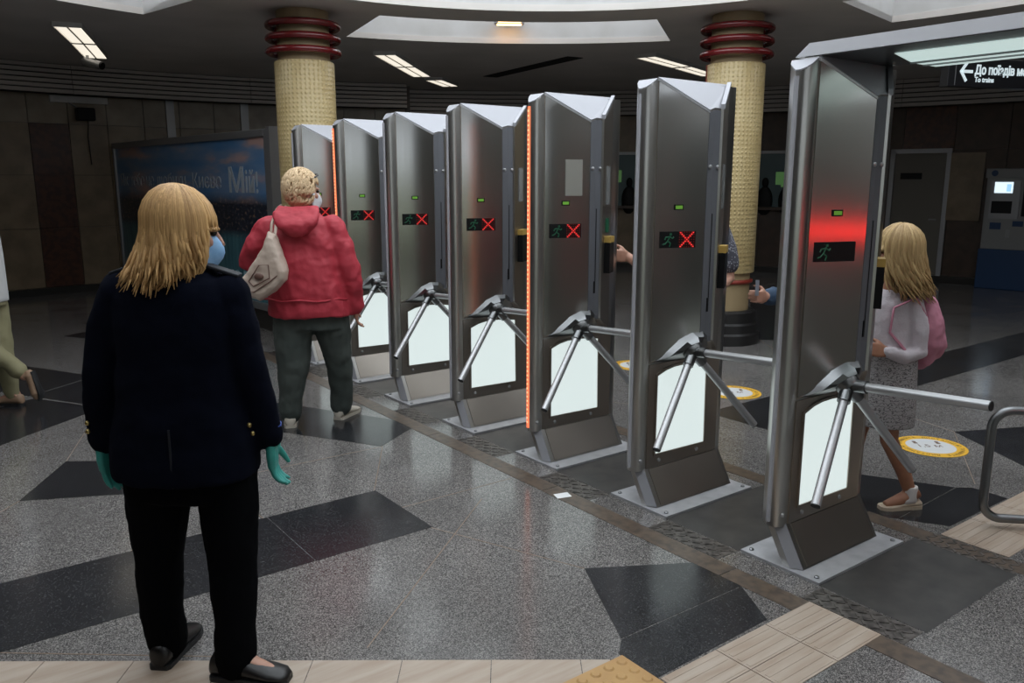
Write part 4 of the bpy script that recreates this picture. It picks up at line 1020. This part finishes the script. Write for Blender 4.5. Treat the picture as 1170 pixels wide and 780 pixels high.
for h_ in (hL, hR):
    g = MB(); hand(g, *h_[0], **{**h_[1], 'rad': 1.12}); w_ = Vector(h_[0][0]); g.tube([w_ + V(0, 0, .06), w_ + V(0, 0, -.02)], [.037, .031], 14)
    go = g.build('glove', 'glove_teal', pw); remesh(go, .0045, 3, .4)
    MB().tube([w_ + V(-.003, -.005, .055), w_ + V(0, 0, .02)], [.042, .036], 16).build('cuff', 'glove_blue' if h_ is hR else 'glove_teal', go, smooth=60)
mask(pw, PH[0], 1.02, 'mask_blue')
hair('hair', pw, 'hair_blond', HC, HF, 1.05, [
    (8, (48, 312), 300, .165, (-.035, -.03, 0), .0085, .018), (8, (60, 300), 190, .13, (-.01, -.02, 0), .0085, .016), (15, (95, 250), 150, .19, (-.055, -.04, .0), .0075, .024),
    (10, (-52, 52), 110, .006, (0, 0, 0), .0085, .006)], seed=3)

# ---- woman in coral jacket at the turnstiles
torso = [(.7, -.01, 0, .22, .15), (.85, -.01, 0, .24, .17), (1.0, -.02, 0, .235, .17), (1.15, -.03, 0, .22, .155), (1.3, -.03, .0, .215, .14), (1.38, -.03, .01, .16, .11), (1.44, -.02, .02, .08, .075)]
armL = [(-.235, .0, 1.34, .085), (-.335, -.01, 1.22, .085), (-.385, .02, 1.12, .08), (-.33, .14, 1.1, .068), (-.25, .25, 1.14, .055)]
armR = [(.17, 0, 1.34, .085), (.225, -.005, 1.2, .082), (.262, -.01, 1.06, .076), (.285, .02, .92, .066), (.285, .04, .84, .058)]
legL = [(-.11, 0, .85, .135), (-.125, 0, .65, .13), (-.135, 0, .42, .108), (-.16, 0, .22, .08), (-.175, .01, .1, .07)]
legR = [(.11, .02, .85, .135), (.125, .06, .65, .12), (.145, .12, .42, .09), (.145, .18, .22, .078), (.135, .2, .1, .07)]
HC = V(-.012, .02, 1.57); HF = V(.78, .62, 0)
hL = (((-.235, .28, 1.15), (.6, .8, .2), (0, 0, 1)), dict(s=1.0, curl=.5)); hR = (((.287, .045, .82), (0, .15, -1), (-.3, .9, 0)), dict(s=1.0, curl=.5))
pr2, PH = figure('blond woman in coral red jacket with a beige shoulder bag', -1.33, 5.35, torso, [armL, armR], [legL, legR], (HC, HF, 1.02, (-.02, .01, 1.42)), feet=[((-.175, .01, .09), (-.2, 1), .24), ((.135, .2, .09), (.25, 1), .24)], hands=[hL, hR], vox=.007)
c = MB(); rings(c, [(.765, -.005, 0, .272, .19), (.85, -.008, 0, .268, .19), (1.0, -.02, 0, .25, .185), (1.15, -.03, 0, .238, .17), (1.28, -.03, 0, .235, .155), (1.36, -.03, 0, .2, .13), (1.41, -.025, .01, .13, .1), (1.45, -.02, .015, .09, .082), (1.475, -.018, .02, .08, .078)])
limb(c, armL); limb(c, armR[:-1] + [(.288, .045, .82, .062)])
coat = cloth('jacket', c, 'coral_coat', pr2, .01, 9, (.1, .034))
hb_ = MB(); rs = []
for k in range(9):
    t_ = k / 8; z = 1.455 - .17 * t_; w_ = .118 * math.sin(PI * (.3 + .58 * t_)) + .03; y = -.08 - .085 * math.sin(PI * t_ * .8) - .025
    rs.append([(-.02 + w_ * math.cos(a), y + (.045 + .015 * t_) * math.sin(a), z + .03 * abs(math.cos(a)) ** 2) for a in [2 * PI * i / 20 for i in range(20)]])
cloth('hood', hb_.loft(rs), 'coral_coat', coat, .009, 3, (.06, .022))
MB().tube([(-.02 + .275 * math.cos(a), .194 * math.sin(a) - .004, .885 + .006 * math.sin(7 * a)) for a in [PI + .1 + (PI - .2) * i / 20 for i in range(21)]], .006, 6).build('waist_seam', 'coral_coat', coat, smooth=60)
tr = MB(); rings(tr, [(.68, 0, .01, .22, .14), (.8, 0, .01, .225, .15), (.92, 0, 0, .21, .14)]); limb(tr, legL[:-1] + [(-.175, .01, .09, .074)]); limb(tr, legR[:-1] + [(.135, .2, .09, .074)])
cloth('trousers', tr, 'green_trouser', pr2, .01, 3, (.1, .022))
shoe((-.18, .02), (-.25, 1), .27, .1, .095, 'shoe_beige', pr2, sole='shoe_beige'); shoe((.14, .21), (.35, 1), .27, .1, .095, 'shoe_beige', pr2, sole='shoe_beige')
mask(pr2, PH[0], 1.02, 'mask_white')
curls('hair', pr2, 'hair_short_blond', HC, HF, 1.1, 800, 5, .055, .0065)
P = PH[0]; MB().tube([P(.085, .02, .075), P(.05, .075, .1), P(0, .09, .105), P(-.05, .075, .1), P(-.085, .02, .075)], .006, 6).build('glasses', 'glasses', pr2)
# shoulder bag carried on her left side
t = empty('shoulder_bag', wpos(-1.33, 5.35), FR)
bg = MB(); rs = []
ol = [(-.365, .985), (-.32, .93), (-.24, .90), (-.15, .955), (-.075, 1.03), (-.062, 1.09), (-.1, 1.2), (-.135, 1.31), (-.175, 1.33), (-.21, 1.24), (-.3, 1.1), (-.36, 1.03)]
ctr = Vector((-.2, 1.08))
for y, k in ((-.335, .72), (-.325, .9), (-.29, 1.0), (-.245, 1.0), (-.215, .92), (-.2, .75)):
    rs.append([(ctr.x + (x - ctr.x) * k, y + .1 * (z - 1.0) * (1 if z > 1.1 else .3), ctr.y + (z - ctr.y) * k) for x, z in ol])
bag = bg.loft(rs).build('bag_body', 'bag_beige', t); remesh(bag, .007, 3); folds(bag, .05, .012)
MB().tube([(-.165, -.24, 1.3), (-.165, -.21, 1.37), (-.155, -.12, 1.455), (-.155, -.02, 1.475), (-.16, .08, 1.43)], .016, 8, flat=.5).build('strap', 'bag_beige', t, smooth=60)
MB().tube([(-.145, -.24, 1.29), (-.14, -.2, 1.37), (-.13, -.1, 1.455), (-.13, .0, 1.475)], .011, 8, flat=.5).build('strap', 'bag_beige', t, smooth=60)
MB().tube([(-.345, -.318, .975), (-.26, -.34, .965), (-.17, -.342, 1.02), (-.09, -.322, 1.085)], .004, 6).build('seam', 'bag_seam', bag)
MB().tube([(-.29, -.335, 1.03), (-.22, -.336, 1.13), (-.165, -.332, 1.13), (-.16, -.338, 1.05), (-.26, -.34, 1.0), (-.29, -.335, 1.03)], .004, 6).build('pocket_seam', 'bag_seam', bag)
MB().ell((-.225, -.338, 1.06), (.03, .01, .022), 10, 8).build('ornament', 'bag_seam', bag, smooth=180)
tag(t, 'beige leather shoulder bag hanging on the back of the woman in coral', 'bag')

# ---- girl with pink backpack walking to the turnstile
torso = [(.74, 0, 0, .12, .1), (.85, 0, 0, .11, .09), (.98, 0, 0, .115, .085), (1.06, 0, 0, .11, .075), (1.12, 0, 0, .05, .045)]
armN = [(.075, -.06, 1.05, .042), (.1, -.085, .93, .04), (.105, -.095, .82, .038), (.02, -.12, .8, .034), (-.07, -.13, .83, .028)]
armF = [(-.06, .07, 1.05, .042), (-.07, .09, .93, .04), (-.08, .09, .83, .038), (-.15, .05, .86, .032), (-.2, .0, .9, .028)]
legN = [(.02, -.05, .72, .075), (.0, -.06, .52, .062), (.015, -.06, .36, .05), (.1, -.06, .2, .042), (.145, -.06, .085, .034)]
legF = [(-.02, .05, .72, .075), (-.07, .03, .55, .062), (-.12, .0, .38, .05), (-.15, -.01, .2, .042), (-.16, -.02, .085, .034)]
HC = V(-.005, 0, 1.305); HF = V(-.92, .4, 0)
h1 = (((-.075, -.13, .83), (-1, 0, .2), (0, .3, 1)), dict(s=.85, curl=.5)); h2 = (((-.2, 0, .9), (-1, -.2, .3), (0, 0, 1)), dict(s=.85, curl=.5))
gp, PH = figure('long haired blond girl in white cardigan and knit skirt with a pink backpack', 1.88, 4.0, torso, [armN, armF], [legN, legF], (HC, HF, .93, (0, 0, 1.1)), feet=[((.145, -.06, .09), (-1, -.1), .21), ((-.16, -.02, .09), (-1, -.1), .21)], skin='skin_tan', vox=.006, hands=[h1, h2], kl=.88)
c = MB(); rings(c, [(.77, 0, 0, .125, .105), (.86, 0, 0, .118, .098), (.98, 0, 0, .122, .092), (1.05, 0, 0, .118, .082), (1.1, 0, 0, .075, .06), (1.125, 0, 0, .05, .048)]); limb(c, armN, 1.08); limb(c, armF, 1.08)
cloth('cardigan', c, 'white_knit', gp, .008, 4, (.05, .012))
s_ = MB(); rings(s_, [(.44, .0, -.01, .14, .14), (.55, 0, -.01, .138, .138), (.7, 0, 0, .135, .135), (.82, 0, 0, .13, .125)]); cloth('skirt', s_, 'knit_skirt', gp, .008, 3)
for a, d in (((.145, -.06), (-1, -.1)), ((-.16, -.02), (-1, -.1))):
    shoe(a, d, .22, .078, .05, 'ballet_shoe', gp, 'ballet_shoe', 'ballet_shoe'); k_ = MB(); k_.tube([(a[0], a[1], .12), (a[0], a[1], .05), (a[0] - .04, a[1], .045)], [.038, .04, .036], 12); k_.ell((a[0] - .03, a[1], .045), (.06, .035, .028)); so_ = k_.build('sock', 'sock_white', gp); remesh(so_, .006, 3)
bp_ = MB(); bp_.ell((.165, .02, .9), (.085, .13, .19), 20, 14); bp_.ell((.22, .02, .85), (.05, .1, .1), 16, 10); bk = bp_.build('backpack', 'pink_cloth', None, loc=wpos(1.88, 4.0), rotz=FR); remesh(bk, .008, 5); folds(bk, .07, .03)
tag(bk, 'pink soft backpack on the back of the girl', 'backpack')
MB().tube([(.12, -.09, 1.0), (.06, -.1, 1.09), (-.04, -.1, 1.04), (-.05, -.1, .92), (.06, -.11, .8)], .012, 8, flat=.5).build('strap', 'pink_cloth', bk, smooth=60)
hair('hair', gp, 'hair_girl', HC, HF, .98, [(8, (45, 315), 190, .19, (.04, 0, 0), .009, .022), (8, (70, 290), 150, .24, (.055, -.0, 0), .009, .026), (10, (-45, 45), 40, .01, (0, 0, 0), .012, .004)], seed=9)

# ---- passenger in dotted shirt behind the second nearest turnstile, holding a card to the reader
def loc_of(x, y): return x * RX + y * RY, x * HX + y * HY
mx_, my_ = 3.955, 3.42
lat, D = loc_of(mx_, my_)
w2l = lambda x, y, z: V((x - mx_) * RX + (y - my_) * RY, (x - mx_) * HX + (y - my_) * HY, z)
torso = [(.8, 0, 0, .16, .12), (.95, 0, 0, .17, .13), (1.1, 0, 0, .17, .13), (1.25, 0, 0, .18, .12), (1.35, 0, 0, .15, .1), (1.42, 0, 0, .07, .06)]
hw = w2l(3.69, 3.72, 1.165)
armL = [(.15, 0, 1.34, .06), (.205, -.01, 1.2, .055), (.225, -.015, 1.04, .048), (.12, -.14, .98, .042), (.02, -.2, 1.0, .034)]
armR = [(-.15, 0, 1.34, .06), (-.22, -.02, 1.2, .055), (-.27, -.04, 1.09, .048), tuple((Vector((-.27, -.04, 1.09)) * .5 + hw * .5)) + (.042,), tuple(hw) + (.032,)]
legL = [(.08, 0, .85, .1), (.09, 0, .6, .085), (.1, 0, .45, .075), (.1, 0, .2, .06), (.1, 0, .08, .05)]
legR = [(-.08, 0, .85, .1), (-.09, 0, .6, .085), (-.1, 0, .45, .075), (-.1, 0, .2, .06), (-.1, 0, .08, .05)]
f1 = Vector((-.72, -.35, .12)).normalized()
hR = ((hw, f1, (0, 0, 1)), dict(s=1.0, curl=.6)); hL = (((.02, -.2, 1.0), (-1, -.2, 0), (0, 0, 1)), dict(s=1.0, curl=.6))
HC = V(-.02, -.02, 1.57)
mp_, PH = figure('passenger in dotted shirt and jeans behind the second nearest turnstile, holding out a card', lat, D, torso, [armL, armR], [legL, legR], (HC, (-.8, -.6, 0), 1.0), feet=[((.1, 0, .09), (-.8, -.6), .24), ((-.1, 0, .09), (-.8, -.6), .24)], vox=.008, hands=[hR, hL], kl=.85)
c = MB(); rings(c, [(.84, 0, 0, .185, .145), (1.0, 0, 0, .185, .145), (1.2, 0, 0, .19, .135), (1.33, 0, 0, .175, .115), (1.4, 0, 0, .09, .075)]); limb(c, [armL[0][:3] + (.072,), (.2, -.01, 1.22, .07), (.222, -.012, 1.13, .068)]); limb(c, [armR[0][:3] + (.07,), (-.215, -.02, 1.2, .068)])
cloth('shirt', c, 'dotted_cloth', mp_, .01, 3)
tr = MB(); rings(tr, [(.8, 0, 0, .18, .14), (.95, 0, 0, .175, .135)]); limb(tr, legL, 1.05); limb(tr, legR, 1.05); cloth('jeans', tr, 'denim_dark', mp_, .012, 2, (.08, .02))
for x in (-.1, .1): shoe((x, 0), (-.8, -.6), .27, .095, .09, 'black_leather', mp_)
hair('hair', mp_, 'hair_brown', HC, (-.8, -.6, 0), 1.05, [(10, (50, 310), 90, .04, (0, 0, 0), .013, .005), (10, (-50, 50), 40, .004, (0, 0, 0), .013, .004)], seed=11)
t = MB().obox(tuple(hw + f1 * .15 + V(0, 0, .028)), f1, Vector((f1.y, -f1.x, 0)), (0, 0, 1), .043, .0012, .027).build('travel_card', 'card_plastic', None, loc=wpos(lat, D), rotz=FR); tag(t, 'grey travel card held at the reader by the dotted shirt passenger', 'card')

# ---- passenger in denim jacket behind the nearest turnstile
px_, py_ = 4.42, 2.72
lat, D = loc_of(px_, py_)
w2l = lambda x, y, z: V((x - px_) * RX + (y - py_) * RY, (x - px_) * HX + (y - py_) * HY, z)
hw = w2l(3.86, 2.80, 1.0)
torso = [(.8, 0, 0, .13, .11), (.95, 0, 0, .135, .115), (1.1, 0, 0, .135, .115), (1.22, 0, 0, .14, .105), (1.3, 0, 0, .12, .09), (1.36, 0, 0, .06, .055)]
armL = [(.11, -.02, 1.27, .05), (.13, -.05, 1.12, .046), (.1, -.1, 1.0, .042), (.02, -.14, 1.02, .036), (-.03, -.16, 1.05, .03)]
armR = [(-.11, .02, 1.27, .05), (-.16, .0, 1.14, .048), (-.2, -.04, 1.0, .046), tuple(V(-.2, -.04, 1.0) * .45 + hw * .55) + (.042,), tuple(hw) + (.034,)]
legL = [(.07, 0, .8, .09), (.07, 0, .6, .078), (.08, -.0, .45, .065), (.08, -.02, .2, .05), (.08, -.04, .08, .042)]
legR = [(-.06, 0, .8, .09), (-.06, 0, .6, .078), (-.06, -.0, .45, .065), (-.06, -.0, .2, .05), (-.06, -.0, .08, .042)]
f1 = (w2l(3.6, 2.72, 1.03) - w2l(3.86, 2.80, 1.0)).normalized(); HC = V(-.0, -.02, 1.46)
hR = ((hw, f1, (0, 0, 1)), dict(s=.95, curl=.6)); hL = (((-.03, -.16, 1.05), (-.6, -.5, .3), (0, 0, 1)), dict(s=.95, curl=.6))
dp, PH = figure('passenger in denim jacket hidden behind the nearest turnstile, reaching out with a card', lat, D, torso, [armL, armR], [legL, legR], (HC, (-.8, -.6, 0), .96), feet=[((.08, -.04, .09), (-.8, -.6), .22), ((-.06, 0, .09), (-.8, -.6), .22)], vox=.008, hands=[hR, hL], kl=.8)
c = MB(); rings(c, [(.86, 0, 0, .145, .125), (1.0, 0, 0, .145, .125), (1.15, 0, 0, .15, .12), (1.25, 0, 0, .145, .105), (1.32, 0, 0, .075, .065)]); limb(c, armL, 1.1); limb(c, armR[:-1] + [tuple(hw - f1 * .03) + (.045,)], 1.1)
cloth('denim_jacket', c, 'denim', dp, .01, 3, (.06, .02))
tr = MB(); rings(tr, [(.75, 0, 0, .145, .12), (.9, 0, 0, .14, .115)]); limb(tr, legL, 1.02); limb(tr, legR, 1.02); cloth('trousers', tr, 'denim_dark', dp, .012, 2)
for x, y in ((.08, -.04), (-.06, 0)): shoe((x, y), (-.8, -.6), .25, .09, .1, 'zebra_cloth', dp)
hair('hair', dp, 'hair_brown', HC, (-.8, -.6, 0), 1.0, [(10, (50, 310), 90, .08, (0, 0, 0), .013, .005), (10, (-50, 50), 40, .004, (0, 0, 0), .013, .004)], seed=13)
t = MB().obox(tuple(hw + f1 * .14 + V(0, 0, .05)), (0, 0, 1), (-f1.y, f1.x, 0), f1, .043, .0012, .027).build('travel_card', 'card_plastic', None, loc=wpos(lat, D), rotz=FR); tag(t, 'grey travel card held up by the denim jacket passenger', 'card')

# ---- person walking out of the frame on the left
torso = [(.8, 0, 0, .14, .13), (.95, 0, 0, .15, .13), (1.1, 0, 0, .15, .13), (1.25, 0, 0, .15, .12), (1.33, 0, 0, .12, .09), (1.38, 0, 0, .06, .05)]
armL = [(.02, -.15, 1.27, .055), (.1, -.17, 1.12, .048), (.17, -.17, 1.0, .044), (.12, -.17, .9, .038), (.07, -.17, .82, .03)]
armR = [(-.02, .15, 1.27, .055), (-.12, .17, 1.12, .048), (-.2, .17, 1.0, .044), (-.26, .15, .96, .038), (-.32, .12, .98, .03)]
legL = [(0, -.08, .82, .1), (.02, -.08, .62, .09), (.07, -.08, .43, .07), (.2, -.08, .34, .052), (.29, -.08, .25, .042)]
legR = [(0, .08, .82, .1), (.03, .08, .6, .085), (.06, .06, .42, .07), (.1, .04, .2, .056), (.12, .03, .08, .046)]
HC = V(.06, 0, 1.5); hL = (((.07, -.17, .82), (-.2, 0, -1), (-1, 0, 0)), dict(s=.95, curl=.4)); hR = (((-.32, .12, .98), (-1, 0, .1), (0, 0, 1)), dict(s=.95, curl=.4))
lp_, PH = figure('person in white top and khaki trousers striding out at the left edge', -3.82, 5.85, torso, [armL, armR], [legL, legR], (HC, (-1, .1, 0), .98), feet=[((.12, .03, .09), (-1, .1), .24)], vox=.008, hands=[hL, hR], kl=.85)
c = MB(); rings(c, [(.78, 0, 0, .165, .155), (.95, 0, 0, .165, .15), (1.1, 0, 0, .165, .145), (1.25, 0, 0, .16, .135), (1.34, 0, 0, .08, .07)]); limb(c, armL[:3], 1.2); limb(c, armR[:3], 1.2); cloth('top', c, 'white_shirt', lp_, .012, 3)
tr = MB(); rings(tr, [(.75, 0, 0, .15, .14), (.88, 0, 0, .15, .14)]); limb(tr, legL[:-1] + [(.25, -.08, .29, .055)], 1.12); limb(tr, legR, 1.12); cloth('trousers', tr, 'khaki', lp_, .012, 3, (.1, .02))
shoe((.12, .03), (-1, .1), .26, .095, .09, 'shoe_tan', lp_)
k_ = MB(); k_.tube([(.315, -.08, .29), (.335, -.08, .255), (.345, -.08, .19), (.36, -.08, .12), (.365, -.08, .075)], [.022, .04, .036, .041, .02], 14, flat=.9); k_.ell((.29, -.08, .255), .036, 12, 8)
ko = k_.build('shoe', 'shoe_tan', lp_); remesh(ko, .007, 2)
MB().tube([(.352, -.08, .285), (.374, -.08, .2), (.398, -.08, .115), (.382, -.08, .065)], [.03, .03, .038, .022], 10, flat=.35, ref=(1, 0, 0)).build('sole', 'black_rubber', ko, smooth=60)
hair('hair', lp_, 'hair_brown', HC, (-1, .1, 0), 1.0, [(10, (50, 310), 80, .05, (0, 0, 0), .013, .005), (10, (-50, 50), 40, .004, (0, 0, 0), .013, .004)], seed=17)
